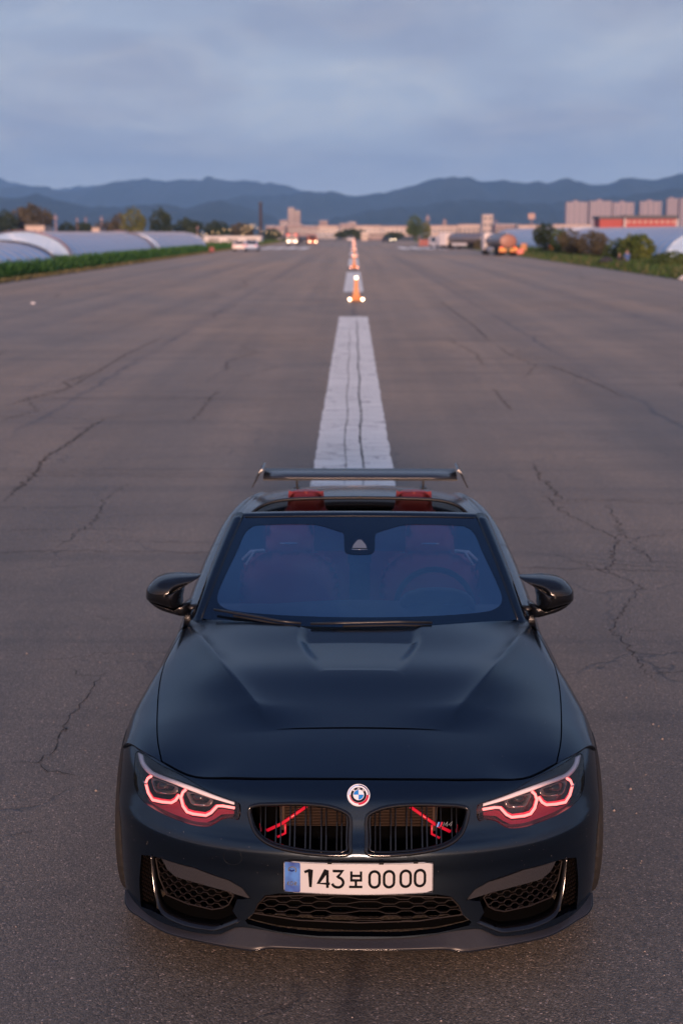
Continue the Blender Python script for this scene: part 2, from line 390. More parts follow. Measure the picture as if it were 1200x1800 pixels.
def hood_relief(x, y):
    ax = abs(x); w = v_half(y)
    on = smooth(.455, .475, y)*.7 + .3*smooth(.475, .75, y)
    if y < .44: return 0.0
    # raised dome with a crisp shoulder ridge: falls softly inwards, faster outwards
    g = w - ax; q = math.sqrt(g*g + .005**2) - .005
    amp = (.026*smooth(.44, .62, y) + .016*smooth(.55, .95, y)) * (1 - .35*smooth(1.05, 1.35, y))
    r = amp * math.exp(-q / (.10 if g > 0 else .075))
    # rear scoop: floor flattens behind a rounded trapezoid edge
    hw = .185 + .075*smooth(.85, 1.2, y)
    t = smooth(.862, .878, y + .05*max(0, (ax/hw))**8) * (1 - smooth(hw - .045, hw + .015, ax))
    r -= t * (.0006 + .062*max(0, min(y, 2.30 - y) - .86))
    return r
def TS(s, y):
    sx, sz, xs = _sec(y)
    a = abs(s); x = sx(a); z = sz(a)
    z += .014*math.exp(-((y-.87)/.17)**2)*(1-smooth(.45,.75,abs(x)))
    if a < 4.5: z += hood_relief(x, y)
    return (x if s >= 0 else -x, y, z)
def s_of_x(x, y):
    xs = _sec(y)[2]; sx = _sec(y)[0]; ax = abs(x)
    lo, hi = 0.0, 7.0
    for _ in range(34):
        m = (lo + hi)/2
        if sx(m) < ax: lo = m
        else: hi = m
    return math.copysign((lo + hi)/2, x)
def normal_of(f, a, b, e=1e-4):
    p = np.array(f(a+e, b)) - np.array(f(a-e, b)); q = np.array(f(a, b+e)) - np.array(f(a, b-e))
    n = np.cross(p, q); l = np.linalg.norm(n)
    return n/l if l > 0 else np.array((0, 0, 1.))
# ---------------------------------------------------------------- the car
CAR = empty('parked_car', (.02, 4.54, 0), -.0054, 'dark blue black satin convertible with lit red headlamp rings parked on the centre line', 'car')
def part(name, V, Fc, m, parent=CAR, **k): return mobj(name, V, Fc, m, parent, **k)
HL = [(0,.15),(.15,.153),(.30,.163),(.45,.188),(.591,.226),(.727,.334)]             # hood front edge (x, y)
HS = [(.727,.332),(.763,.483),(.793,.701),(.812,.888),(.819,1.02),(.820,1.152),(.806,1.278),(.790,1.389),(.779,1.45),(.752,1.455),(.715,1.443)]  # hood side
HRr = [(.715,1.443),(.60,1.392),(.45,1.328),(.30,1.283),(.15,1.257),(0,1.250)]
hl = crom(HL, 4); hs = crom(HS, 4); hr = crom(HRr, 3)
def toS(p, off=0): return (s_of_x(p[0], p[1]), p[1])
hood_r = [toS(p) for p in hl] + [toS(p) for p in hs[1:]] + [toS(p) for p in hr[1:]]
hood = hood_r + [(-a, b) for a, b in hood_r[::-1] if abs(a) > 1e-6]
SXT = .19
up = lambda p: (p[0]*.3, -.3, 1)
panel('hood', hood, TS, paint, CAR, step=.013, sx=SXT, flange=.012, out=up)
# slot at the dome's front edge
slot = []
for x in np.linspace(-.31, .31, 25):
    w = .0035*(1-abs(x/.31)**3)+.0004
    slot.append((x, w))
V = []; Fc = []
for i, (x, w) in enumerate(slot):
    for dy_, dz_ in ((-w, .0012), (w, .0012), (w, .0012)):
        p = TS(s_of_x(x, .456), .456 + dy_); V.append((x, p[1], p[2] + dz_))
for i in range(len(slot)-1): Fc.append([i*3, (i+1)*3, (i+1)*3+1, i*3+1])
part('hood_slot', V, Fc, void_black)
# fender
def s_xy(x, y): return (s_of_x(x, y), y)
FE = [(.736,.336),(.82,.425),(.882,.515)]
fe = [s_xy(*p) for p in crom(FE, 4)]
fe_side = []
y_ar, z_ar, r_ar = .78, .335, .372
def s_of_z(z, y):
    sz = _sec(y)[1]; lo, hi = 4.8, 8.0
    for _ in range(30):
        m = (lo+hi)/2
        if sz(m) > z: lo = m
        else: hi = m
    return lo
fe_side = [(s_of_z(.672, .570), .570)]
arch = [(s_of_z(z_ar + r_ar*math.sin(t), y_ar - r_ar*math.cos(t)), y_ar - r_ar*math.cos(t)) for t in np.linspace(R(60), R(180), 22)]
rear_f = [(s_of_z(.30, 1.19), 1.19), (s_of_z(.55, 1.22), 1.22), (s_of_z(.72, 1.26), 1.26), (s_of_z(.80, 1.33), 1.33), (5.0, 1.47)]
hood_edge = [s_xy(x + .005, y) for x, y in hs[::-1][9:]]
fo = fe + fe_side + arch + rear_f + hood_edge
for sgn in (1, -1):
    panel('fender', [(a*sgn, b) for a, b in (fo if sgn > 0 else fo[::-1])], TS, paint, CAR, step=.018, sx=SXT, flange=.014, out=lambda p: (p[0]*1.5, -.1, .5))
# front bumper skin -------------------------------------------------
def nearest_F(P, a, z):
    """(a, z) on the front skin whose x and z match point P"""
    lo, hi = 0.0, 1.56; z = P[2]
    for _ in range(40):
        m = (lo+hi)/2
        if FR(m, z)[0] < abs(P[0]): lo = m
        else: hi = m
    return (lo, z)
LENS = [(1.1328,0.6955),(1.1154,0.6572),(1.0931,0.6101),(1.0417,0.5834),(0.9663,0.5678),(0.8259,0.5576),(0.6746,0.5501),(0.5897,0.5474),(0.5195,0.5528),(0.4856,0.566),(0.4579,0.5801),(0.4157,0.5873),(0.3834,0.5869),(0.3805,0.628),(0.4072,0.6414),(0.5362,0.661),(0.6882,0.6876),(0.8426,0.6968),(1.0281,0.7047)]
KID = [(0.3448,0.6207),(0.3144,0.6354),(0.2719,0.6408),(0.1589,0.6481),(0.0671,0.6429),(0.0208,0.6225),(0.0071,0.598),(0.0049,0.5663),(0.0055,0.5288),(0.0111,0.5035),(0.0361,0.497),(0.0882,0.4986),(0.1493,0.5036),(0.2329,0.5167),(0.2891,0.537),(0.3248,0.569)]
KID = [(max(a, .0125), z) for a, z in KID]
FOG = [(0.9612,0.3808),(0.8689,0.397),(0.7848,0.4022),(0.5772,0.4052),(0.4032,0.3822),(0.3355,0.3554),(0.2981,0.32),(0.3537,0.312),(0.3626,0.2687),(0.3333,0.2412),(0.3267,0.2327),(0.4362,0.1916),(0.5883,0.1853),(0.7445,0.1914),(0.8764,0.194),(0.9891,0.1847),(0.9875,0.2852)]
LOW = [(0.2745,0.269),(0.2693,0.3036),(0.2475,0.3369),(0.1992,0.3483),(0.0772,0.3511),(-0.0772,0.3511),(-0.1992,0.3483),(-0.2475,0.3369),(-0.2693,0.3036),(-0.2745,0.269),(-0.304,0.2386),(-0.2925,0.2272),(-0.1733,0.2065),(-0.0596,0.1952),(0.0596,0.1952),(0.1733,0.2065),(0.2925,0.2272),(0.304,0.2386)]
zb = pchip([0,.06,.15,.25,.32,.42,.59,.75,.9,1.1,1.57], [.187,.190,.199,.211,.213,.176,.168,.168,.172,.182,.20])
top = []
for p in hl: 
    q = TS(*toS(p)); a, z = nearest_F((q[0], 0, q[2]-.0045), 0, 0); top.append((a, z))
for a, b in fe[1:]:
    q = TS(a, b); aa, z = nearest_F((q[0], 0, q[2]-.004), 0, 0); top.append((aa, min(z, .715)))
top = [t for i, t in enumerate(top) if i == 0 or t[0] > top[i-1][0] + 1e-4]
q = top[-1]; top.append((1.40, .690)); top.append((1.52, .662))
side = [(1.51, .635), (1.46, .58), (1.38, .50), (1.32, .40), (1.31, .30), (1.31, .20)]
bot = [(a, zb(a)) for a in np.linspace(1.30, 0, 43)]
half = top + side + bot
bump_o = half + [(-a, z) for a, z in half[::-1] if abs(a) > 1e-6]
KIDs = crom(KID, 3, True); LENSs = crom(LENS, 3, True); FOGs = dens(FOG, .01); 
panel('front_bumper', bump_o, FR, paint, CAR, step=.0115, sx=.92,
      holes=[KIDs, mirx(KIDs), LENSs, mirx(LENSs), FOGs, mirx(FOGs), LOW], flange=.008, hole_flange=.035, out=lambda p: (p[0]*.8, -1, .2))
def FRo(d, dn=0):
    return lambda a, z: (lambda p: (p[0], p[1]+d, p[2]))(FR(a, z))
# inner liner behind every opening
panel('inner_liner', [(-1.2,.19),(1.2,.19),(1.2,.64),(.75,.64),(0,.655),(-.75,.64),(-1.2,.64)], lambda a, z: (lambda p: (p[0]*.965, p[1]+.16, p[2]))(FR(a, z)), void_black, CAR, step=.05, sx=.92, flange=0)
def ringtube(name, pts, r, m, parent=CAR, n=8, closed=True, rz=None):
    if closed: pts = list(pts) + [pts[0], pts[1]]
    return MB().tube(pts, r, n, cap=not closed, rz=rz).obj(name, m, parent, True)
def on(f, poly, d=(0, 0, 0)): return [tuple(np.array(f(a, z)) + np.array(d)) for a, z in poly]
# kidney grilles
for sg in (1, -1):
    K = KIDs if sg > 0 else mirx(KIDs)
    xs = [FR(a, z)[0] for a, z in K]; cx = (min(xs)+max(xs))/2
    fr = on(FRo(.002), K); 
    root = ringtube('kidney_grille_frame', fr, .0075, gloss_black, CAR, 10)
    root['label'] = 'gloss black kidney grille surround'
    inner = on(FRo(.018), [(a + (cx/.93*1.0 - a)*.03, z + (.57 - z)*.04) for a, z in K]); ringtube('inner_rim', inner, .006, gloss_black, root, 8)
    # double vertical bars: each a part of its own
    for x in (.067, .122, .178, .233, .283, .339):
        for dx_ in (-.0085, .0085):
            X = sg*(x + dx_); zz = [FR(a, z)[2] for a, z in K]; 
            hits = []
            for i in range(len(K)):
                p, q2 = FR(*K[i]), FR(*K[(i+1) % len(K)])
                if (p[0]-X)*(q2[0]-X) < 0: t = (X-p[0])/(q2[0]-p[0]); hits.append(p[2]+(q2[2]-p[2])*t)
            if len(hits) < 2: continue
            z0, z1 = min(hits)+.004, max(hits)-.004
            a0 = math.copysign(math.asin(min(1, (abs(X)/.93)**1.12)), X)
            pts = [(X, FR(a0, z0+(z1-z0)*t)[1] + .016 + .006*math.sin(math.pi*t), z0+(z1-z0)*t) for t in np.linspace(0, 1, 7)]
            mb = MB(); w = .0022
            mb.loft([[(p[0]-w, p[1]+.018, p[2]), (p[0]+w, p[1]+.018, p[2]), (p[0]+w, p[1]+.002, p[2]), (p[0], p[1], p[2]), (p[0]-w, p[1]+.002, p[2])] for p in pts])
            mb.obj('grille_bar', gloss_black, CAR)
# radiator behind the grilles
rad = MB()
copper = mat('radiator_fins', (.038, .021, .013), .5, .6)
for k in range(18):
    z = .545 + k*.0058
    rad.box(-.275, .275, .135, .150, z, z+.0022)
rad.obj('radiator', copper, CAR, kind=None)
for k in (-1, 1):
    MB().box(k*.272-.008, k*.272+.008, .128, .152, .53, .65).obj('radiator_end_tank', copper, CAR)
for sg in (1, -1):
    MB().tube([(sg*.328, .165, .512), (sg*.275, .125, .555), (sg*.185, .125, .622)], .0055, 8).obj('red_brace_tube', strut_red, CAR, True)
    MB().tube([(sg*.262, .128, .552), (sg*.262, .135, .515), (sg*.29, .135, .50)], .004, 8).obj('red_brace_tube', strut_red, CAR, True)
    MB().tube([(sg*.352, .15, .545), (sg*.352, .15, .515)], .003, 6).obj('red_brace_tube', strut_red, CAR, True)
# badge on the right grille: three stripes, a letter and a digit
def stroke(mb, pts, w, O, X, Y, N, h=.0012):
    """flat raised line along 2D pts in the frame O + x X + y Y"""
    P = [np.array(p, float) for p in pts]
    L = []
    for i, p in enumerate(P):
        a = P[max(i-1, 0)]; b = P[min(i+1, len(P)-1)]; t = b-a; t = t/np.linalg.norm(t); n = np.array((-t[1], t[0]))
        k = 1.0
        if 0 < i < len(P)-1:
            t1 = (p-a)/np.linalg.norm(p-a); k = 1/max(.5, abs(np.dot(n, (-t1[1], t1[0]))))
        L.append((p+n*w/2*k, p-n*w/2*k))
    def W(q, hh): return tuple(np.array(O(q[0], q[1]) if callable(O) else np.array(O)+X*q[0]+Y*q[1]) + np.array(N)*hh)
    mb.loft([[W(l, 0), W(l, h), W(r, h), W(r, 0)] for l, r in L])
m4 = empty('model_badge'); m4.parent = CAR
O = np.array((.300, .083, .567)); X = np.array((.97, .12, .0)); Y = np.array((.10, .1, .98)); N = np.array((0, -1, .1))
X = X/np.linalg.norm(X); Y = Y/np.linalg.norm(Y)
for i, mm in enumerate((sky_en, navy_en, red_en)):
    mb = MB(); stroke(mb, [(-.022+i*.006, 0), (-.018+i*.006, .017)], .005, O, X, Y, N); mb.obj('badge_stripe', mm, m4)
mb = MB(); stroke(mb, [(-.002, 0), (.002, .016), (.006, .005), (.011, .016), (.013, 0)], .0034, O, X, Y, N); mb.obj('badge_letter', chrome, m4)
mb = MB(); stroke(mb, [(.026, 0), (.029, .016), (.018, .005), (.030, .005)], .0034, O, X, Y, N); mb.obj('badge_digit', chrome, m4)
# roundel ----------------------------------------------------------
n_ = normal_of(FR, 0.0, .677); n_ = n_ if n_[1] < 0 else -n_
n_ = n_/np.linalg.norm(n_); eX = np.array((1., 0, 0)); eY = np.cross(n_, eX); eY = eY if eY[2] > 0 else -eY
c0 = np.array(FR(0, .677)) + n_*.001
em = empty('hood_emblem'); em.parent = CAR
def disc(r0, r1, a0, a1, h, mm, nm, steps=48, thick=.002):
    mb = MB(); k = max(2, int(steps*(a1-a0)/(2*math.pi)))
    secs = []
    for t in np.linspace(a0, a1, k+1):
        d_ = eX*math.sin(t)+eY*math.cos(t)
        secs.append([tuple(c0+d_*r0+n_*(h-thick)), tuple(c0+d_*r0+n_*h), tuple(c0+d_*r1+n_*h), tuple(c0+d_*(r1+.0006)+n_*(h-thick))])
    mb.loft(secs, cap=True); return mb.obj(nm, mm, em)
PI = math.pi
disc(.0, .0400, 0, 2*PI, .0045, white_en, 'emblem_rim', thick=.005)
disc(.0, .0275, 0, 2*PI, .0055, navy_en if False else gloss_black, 'emblem_ring')
disc(.0338, .0372, 0, PI/2, .0050, navy_en, 'emblem_arc', thick=.001)
disc(.0338, .0362, -PI/2, 0, .0050, sky_en, 'emblem_arc', thick=.001)
disc(.0285, .0362, PI/2, PI, .0050, red_en, 'emblem_arc', thick=.001)
disc(.0285, .0315, PI, 1.5*PI, .0050, red_en, 'emblem_arc', thick=.001)
disc(.0, .0192, 0, 2*PI, .0062, white_en, 'emblem_disc')
disc(.0, .0172, -PI/2, 0, .0070, blue_en, 'emblem_quarter', thick=.001)
disc(.0, .0172, PI/2, PI, .0070, blue_en, 'emblem_quarter', thick=.001)
def emb_letter(pts, ang):
    d_ = eX*math.sin(ang)+eY*math.cos(ang); t_ = eX*math.cos(ang)-eY*math.sin(ang)
    mb = MB(); 
    for pp in pts: stroke(mb, pp, .0016, c0+d_*.0205+n_*.0056, t_, d_, n_, .0008)
    mb.obj('emblem_letter', white_en, em)
emb_letter([[(-.0022,0),(-.0022,.0056),(.0014,.0054),(.0018,.0042),(.0012,.0029),(-.002,.0029)],[(.0012,.0029),(.0022,.0016),(.0014,.0002),(-.0022,0)]], -.80)
emb_letter([[(-.0032,0),(-.0030,.0056),(0,.0015),(.0030,.0056),(.0032,0)]], 0)
emb_letter([[(-.0036,.0056),(-.002,0),(0,.0042),(.002,0),(.0036,.0056)]], .80)
# headlamps ---------------------------------------------------------
CH_O = [(1.1116,0.6944),(1.0502,0.6718),(0.9634,0.6582),(0.9023,0.6563),(0.7541,0.6551),(0.6081,0.6462),(0.4959,0.6358),(0.4089,0.6277)]
CH_I = [(1.0426,0.6971),(0.9953,0.6801),(0.9191,0.6697),(0.8541,0.6682),(0.7294,0.6663),(0.5991,0.6585),(0.4976,0.647),(0.4098,0.6358)]
RG_O = [(0.9227,0.648),(0.9546,0.6351),(0.9669,0.6177),(0.9319,0.5912),(0.8893,0.5762),(0.8145,0.5813),(0.7485,0.5885),(0.7229,0.5998),(0.7031,0.6193)]
RG_I = [(0.6652,0.642),(0.6834,0.6303),(0.6905,0.6126),(0.6729,0.5883),(0.6462,0.5736),(0.6097,0.5716),(0.5425,0.5746),(0.5176,0.5856),(0.4895,0.6101),(0.4647,0.6132),(0.409,0.6118)]
PR_O = [(0.9175,0.6401),(0.8996,0.6158),(0.8637,0.6012),(0.7846,0.6083),(0.7286,0.618),(0.7146,0.6333),(0.7274,0.6433),(0.818,0.6453)]
PR_I = [(0.6588,0.6341),(0.6425,0.6128),(0.6155,0.5962),(0.5317,0.6028),(0.5128,0.6213),(0.5246,0.63),(0.5811,0.6369)]
def ribbon(name, A, B, f, mm, parent, h=.006, k=6):
    A = crom(A, k); B = crom(B, k); mb = MB()
    mb.loft([[tuple(np.array(f(*a))+(0, h, 0)), f(*a), tuple(np.array(f(*[(u+v)/2 for u, v in zip(a, b)]))+(0, -.002, .0)), f(*b), tuple(np.array(f(*b))+(0, h, 0))] for a, b in zip(A, B)])
    return mb.obj(name, mm, parent, True)
def sgz(L, s): return [(s*a, z) for a, z in L]
proj_glass = mat('projector_lens', (.12, .10, .095), .10, .5, .8)
for s in (1, -1):
    hd = empty('headlight'); hd.parent = CAR
    o = panel('lamp_housing', sgz(LENSs, s), lambda a, z: (lambda p: (p[0]-s*.01, p[1]+.06, p[2]))(FR(a, z)), lamp_dark, hd, step=.02, sx=.92, flange=0)
    panel('lens_cover', sgz([(a + (.8-a)*.012, z + (.6-z)*.02) for a, z in LENSs], s), FRo(.002), lamp_glass, hd, step=.02, sx=.92, flange=0)
    ribbon('chrome_strip', sgz(CH_O, s), sgz(CH_I, s), FRo(.007), strip_white, hd)
    # brow between strip and shut line
    brow = sgz([(1.0149,0.6992),(0.9755,0.6856),(0.9016,0.675),(0.843,0.674),(0.7239,0.6728),(0.5942,0.665),(0.5307,0.6577),(0.5419,0.6591),(0.6872,0.6831),(0.8325,0.6923)], s)
    panel('lamp_brow', brow, FRo(.006), paint, hd, step=.015, sx=.92, flange=.01)
    for L in (RG_O, RG_I):
        pts = on(FRo(.024), sgz(crom(L, 3) if False else L, s))
        ringtube('light_ring', pts, .0050, drl, hd, 8, closed=False)
        # glowing strip added to paint the red halo around the guide
        c = np.mean(np.array(L), 0)
        A = [(a+(c[0]-a)*.10, z+(c[1]+.012-z)*.16) for a, z in L]; B = [(a+(c[0]-a)*-.07, z+(c[1]+.012-z)*-.20) for a, z in L]
        k2 = 1
        V = on(FRo(.034), sgz(A, s)) + on(FRo(.032), sgz(B, s)); n2 = len(A)
        mobj('ring_halo', V, [[i, i+1, n2+i+1, n2+i] for i in range(n2-1)], drl_halo, hd)
    for L in (PR_O, PR_I):
        L2 = crom(L, 2, True); c = np.mean(np.array(L), 0)
        front = on(FRo(.030), sgz(L2, s)); mid = on(FRo(.024), sgz([(a+(c[0]-a)*.14, z+(c[1]-z)*.14) for a, z in L2], s)); inn = on(FRo(.045), sgz([(a+(c[0]-a)*.3, z+(c[1]-z)*.3) for a, z in L2], s))
        mb = MB(); mb.loft([front, mid, inn], cap=False); mb.obj('projector_bezel', proj_glass, hd, True)
        cc = FRo(.05)(s*c[0], c[1]); MB().sphere((cc[0], cc[1], cc[2]), (.030, .020, .019), 16, 10).obj('projector_lens', gloss_black, hd, True)
        A = [(a+(c[0]-a)*.22, z+(c[1]-z)*.22) for a, z in L[2:4]]
        ringtube('lens_edge', on(FRo(.026), sgz(A, s)), .0018, chrome, hd, 6, closed=False)
    # lower red reflector, its glow put into the material
    RL = [(0.9397,0.5705),(0.8783,0.554),(0.7801,0.5526),(0.6817,0.5485),(0.5956,0.5465),(0.5349,0.5502),(0.5002,0.5636),(0.4674,0.5816),(0.4104,0.5886),(0.4114,0.5985),(0.4648,0.6001),(0.4845,0.5964),(0.512,0.572),(0.542,0.5607),(0.6152,0.5579),(0.6592,0.5644),(0.6885,0.5819),(0.7047,0.5965),(0.7292,0.583),(0.8143,0.5671),(0.899,0.5638)]
    panel('red_reflector', sgz(RL, s), FRo(.036), lamp_red, hd, step=.02, sx=.92, flange=.004)
    ringtube('side_marker', on(FRo(.02), sgz([(1.0202,0.6247),(0.9582,0.6164)], s)), .004, chrome, hd, 6, closed=False)
    for E_ in ([(0.4013,0.6347),(0.3842,0.5903)], [(0.3921,0.6348),(0.3763,0.5926)]): ringtube('lamp_end_strip', on(FRo(.004), sgz(E_, s)), .0012, copper, hd, 6, closed=False)
    # fog intake ----------------------------------------------------
    fi = empty('side_air_intake'); fi.parent = CAR
    CB = [(0.7863,0.3978),(0.7443,0.3662),(0.6843,0.3486),(0.5382,0.3447),(0.4141,0.3353),(0.3013,0.3166),(0.3408,0.3519),(0.4029,0.3747),(0.5776,0.3977)]
    panel('carbon_brow', sgz(CB, s), FRo(.008), carbon, fi, step=.014, sx=.92, flange=.012)
    BL = [(0.869,0.3988),(0.8559,0.3355),(0.8264,0.2607),(0.8015,0.2201),(0.7619,0.1986),(0.6867,0.1894),(0.587,0.1849),(0.5001,0.1869),(0.4352,0.1903),(0.3777,0.2106),(0.3262,0.2334)]
    B = crom(sgz(BL, s), 4); mb = MB()
    mb.loft([[tuple(np.array(FR(a, z))+(0, -.006, 0)), tuple(np.array(FR(a, z))+(0, -.007, .004)), tuple(np.array(FR(a*.985, z+.002))+(0, .075, .003)), tuple(np.array(FR(a*.985, z-.002))+(0, .075, -.003))] for a, z in B])
    mb.obj('intake_blade', gloss_black, fi, True)
    FL = [(0.7445,0.2492),(0.8072,0.211),(0.7582,0.1759),(0.5966,0.1639),(0.4403,0.1704),(0.3384,0.2095),(0.366,0.2478),(0.3859,0.2646),(0.4598,0.2394),(0.5992,0.2409)]
    panel('intake_floor', sgz(FL, s), FRo(.07), void_black, fi, step=.03, sx=.92, flange=0)
# hexagon grilles: wire lattice clipped to its outline
def hexmesh(name, poly, f, W, Hh, mm, parent, wire=.0019, depth=.010, slant=.0):
    px = [p[0] for p in poly]; pz = [p[1] for p in poly]; segs = set(); mb = MB()
    x0, x1, z0, z1 = min(px), max(px), min(pz), max(pz)
    w = W; rows = int((z1-z0)/Hh)+3; cols = int((x1-x0)/w)+4
    # wavy horizontals joined by slanted links give flattened hexagons
    def node(i, j):   # i half-steps along, j rows
        k = (i//2 + j) % 2
        return (x0 - w + i*w/2 + (w*.10 if i % 2 else -w*.10)*0, z0 - Hh + j*Hh)
    lines = []
    for j in range(rows):
        for i in range(cols*2):
            zz = z0 - Hh + j*Hh
            lo, hi_ = zz, zz + Hh*.5
            a = x0 - w + i*w*.5
            upc = (i + j) % 2 == 0
            A = (a + w*.09, hi_ if upc else lo); B = (a + w*.41, hi_ if upc else lo); C = (a + w*.59, lo if upc else hi_)
            lines += [(A, B), (B, C)]
            if upc: pass
    for A, B in lines:
        m_ = ((A[0]+B[0])/2, (A[1]+B[1])/2)
        if not (pip(A, poly) and pip(B, poly)):
            if not (pip(m_, poly)): continue
        P, Q = np.array(f(*A)), np.array(f(*B)); h = wire/2
        t = Q-P; t = t/np.linalg.norm(t); n = np.cross(t, (0, 1, 0)); n = n/np.linalg.norm(n)*h; d_ = np.array((0, depth, 0))
        mb.add([P+n, Q+n, Q-n, P-n, P+n+d_, Q+n+d_, Q-n+d_, P-n+d_], [(0,1,2,3),(0,4,5,1),(2,6,7,3)])
    return mb.obj(name, mm, parent)
mesh_mat = mat('grille_mesh_plastic', (.012, .008, .007), .6, spec=.3)
duct_m = mat('duct_plastic', (.010, .007, .006), .9, spec=.05)
FM = [(0.8435,0.3691),(0.8103,0.3027),(0.7474,0.2485),(0.6013,0.2403),(0.4611,0.238),(0.4135,0.2493),(0.387,0.2641),(0.3724,0.2989),(0.4192,0.3326),(0.6952,0.3542),(0.7988,0.3847)]
for s in (1, -1):
    poly = sgz(FM, s); hexmesh('hexagon_mesh', poly, FRo(.05), .064, .0165, mesh_mat, CAR)
    ringtube('mesh_rim', on(FRo(.05), poly), .003, mesh_mat, CAR, 6)
    du = sgz([(0.9721,0.3588),(0.8909,0.3758),(0.88,0.3127),(0.8516,0.2386),(0.8616,0.2057),(1.0063,0.17),(1.0022,0.2681)], s)
    hexmesh('duct_mesh', du, FRo(.055), .03, .016, duct_m, CAR, .0016)
    panel('duct_wall', sgz([(.86,.39),(1.0,.38),(1.02,.16),(.84,.18)], s), FRo(.06), void_black, CAR, step=.05, flange=0)
LM = [(0.2739,0.2484),(0.2649,0.2812),(0.242,0.3138),(0.0757,0.3285),(0,0.3296),(-0.0757,0.3285),(-0.242,0.3138),(-0.2649,0.2812),(-0.2739,0.2484),(-0.117,0.2316),(0,0.2254),(0.117,0.2316)]
hexmesh('hexagon_mesh', LM, FRo(.04), .0765, .0175, mesh_mat, CAR)
ringtube('mesh_rim', on(FRo(.04), LM), .003, mesh_mat, CAR, 6)
panel('intake_floor', [(-.29,.225),(-.17,.206),(0,.195),(.17,.206),(.29,.225),(.27,.25),(0,.232),(-.27,.25)], FRo(.045), void_black, CAR, step=.03, flange=0)
# splitter -----------------------------------------------------------
LIP = [(0,-.043,.160),(.158,-.041,.160),(.29,-.034,.160),(.335,-.030,.153),(.379,-.030,.148),(.462,-.007,.148),(.566,.022,.153),(.673,.065,.156),(.743,.118,.160),(.804,.181,.163),(.842,.215,.168),(.868,.262,.178),(.880,.34,.190)]
lipc = crom(LIP, 4); nl = len(lipc)
secs = []
for i, p in enumerate(lipc):
    t = i/(nl-1); x = p[0]
    a = 0 if x < 1e-6 else nearest_F((x*.985, 0, .2), 0, 0)[0]
    a = min(a, 1.29)
    u = np.array(FR(a, zb(a)))+np.array((0, .012, .001)); l = np.array(p)
    m1 = u*.55+l*.45+np.array((0, 0, -.004 if x < .3 else .0)); m2 = u*.15+l*.85+np.array((0, 0, .001))
    secs.append([tuple(u), tuple(m1), tuple(m2), tuple(l), tuple(l+(0, .002, -.006)), tuple(l+(0, .10, -.010))])
full = [[(-q[0], q[1], q[2]) for q in s_] for s_ in secs[::-1][:-1]] + secs
MB().loft(full, closed=False, cap=False).obj('front_splitter', carbon, CAR, True)
ringtube('splitter_edge', [tuple(np.array(q[3])+(0, -.0005, -.001)) for q in full], .0022, gloss_black, CAR, 6, closed=False)
# dust specks
rr = random.Random(5); mb = MB()
for i in range(90):
    if i % 2: p = FR(rr.uniform(-1.1, 1.1), rr.uniform(.40, .53)); n0 = (0, -1, .1)
    else: p = TS(rr.uniform(-4, 4), rr.uniform(.2, 1.2)); n0 = (0, -.2, 1)
    q = rr.uniform(.0005, .0011); P = np.array(p)+np.array(n0)*.0012; u = np.array((1, 0, 0))*q; v = np.cross(n0, (1, 0, 0))*q*rr.uniform(.6, 1.6); mb.add([P-u, P-v, P+u, P+v], [(0,1,2,3)])
mb.obj('dust_specks', mat('dust', (.28, .24, .22), .9), CAR, kind='stuff')
# registration plate -------------------------------------------------
def PL(u, v): return (u, -.030 + .30*u*u - .004 + .10*(v+.055), .419 + v + .0*u)
def plate_grid(u0, u1, v0, v1, h, mm, nm, parent, rad=0):
    us = np.linspace(u0, u1, 17); mb = MB()
    def c(u):
        e = min(u-u0, u1-u)
        return rad - math.sqrt(max(0, rad*rad-(rad-e)**2)) if rad and e < rad else 0
    mb.loft([[ (lambda p: (p[0], p[1]-h, p[2]))(PL(u, v0+c(u))), (lambda p: (p[0], p[1]-h, p[2]))(PL(u, v1-c(u))), (lambda p: (p[0], p[1]+.004, p[2]))(PL(u, v1-c(u))), (lambda p: (p[0], p[1]+.004, p[2]))(PL(u, v0+c(u)))] for u in us])
    return mb.obj(nm, mm, parent)
pl = empty('number_plate'); pl.parent = CAR
plate_grid(-.2655, .2655, -.059, .059, -.001, gloss_black, 'plate_holder', pl, .008)
plate_grid(-.260, .260, -.055, .055, .002, plate_white, 'plate_sheet', pl, .008)
plate_grid(-.257, -.2025, -.0525, .0525, .0030, plate_blue, 'blue_band', pl, .004)
mb = MB()
for L in ([(-.258,-.053),(.258,-.053)], [(-.258,.053),(.258,.053)], [(-.258,-.053),(-.258,.053)], [(.258,-.053),(.258,.053)]):
    L = dens(L, .03, False); stroke(mb, L, .0014, lambda u, v: (lambda p: (p[0], p[1]-.0025, p[2]))(PL(u, v)), 0, 0, (0, -1, 0), .0012)
mb.obj('plate_edge_bead', chrome, pl)
uz = lambda x: (x-605)/1050*.520
vz = lambda y: -(y-0)/1050*.520
def glyph(paths, yc, nm='plate_character', w=.0092, mm=plate_ink, h=.0030):
    mb = MB()
    for P in paths:
        stroke(mb, [(uz(x), vz(y-yc)) for x, y in P], w, lambda u, v: (lambda p: (p[0], p[1]-h, p[2]))(PL(u, v)), 0, 0, (0, -1, 0), .0008)
    mb.obj(nm, mm, pl)
glyph([[(226,130),(262,114),(268,112),(268,236)]], 171)
glyph([[(388,247),(388,122),(380,122),(324,217),(405,217)]], 182)
def arc(cx, cy, rx, ry, a0, a1, n=10): return [(cx+rx*math.cos(R(a)), cy+ry*math.sin(R(a))) for a in np.linspace(a0, a1, n)]
glyph([[(425,128),(494,128),(456,174)] + arc(460, 210, 40, 36, -80, 165, 12)], 186)
glyph([[(556,128),(556,193),(624,193),(624,128)], [(556,160),(624,160)], [(588,197),(588,238)], [(540,240),(634,240)]], 186, w=.0084)
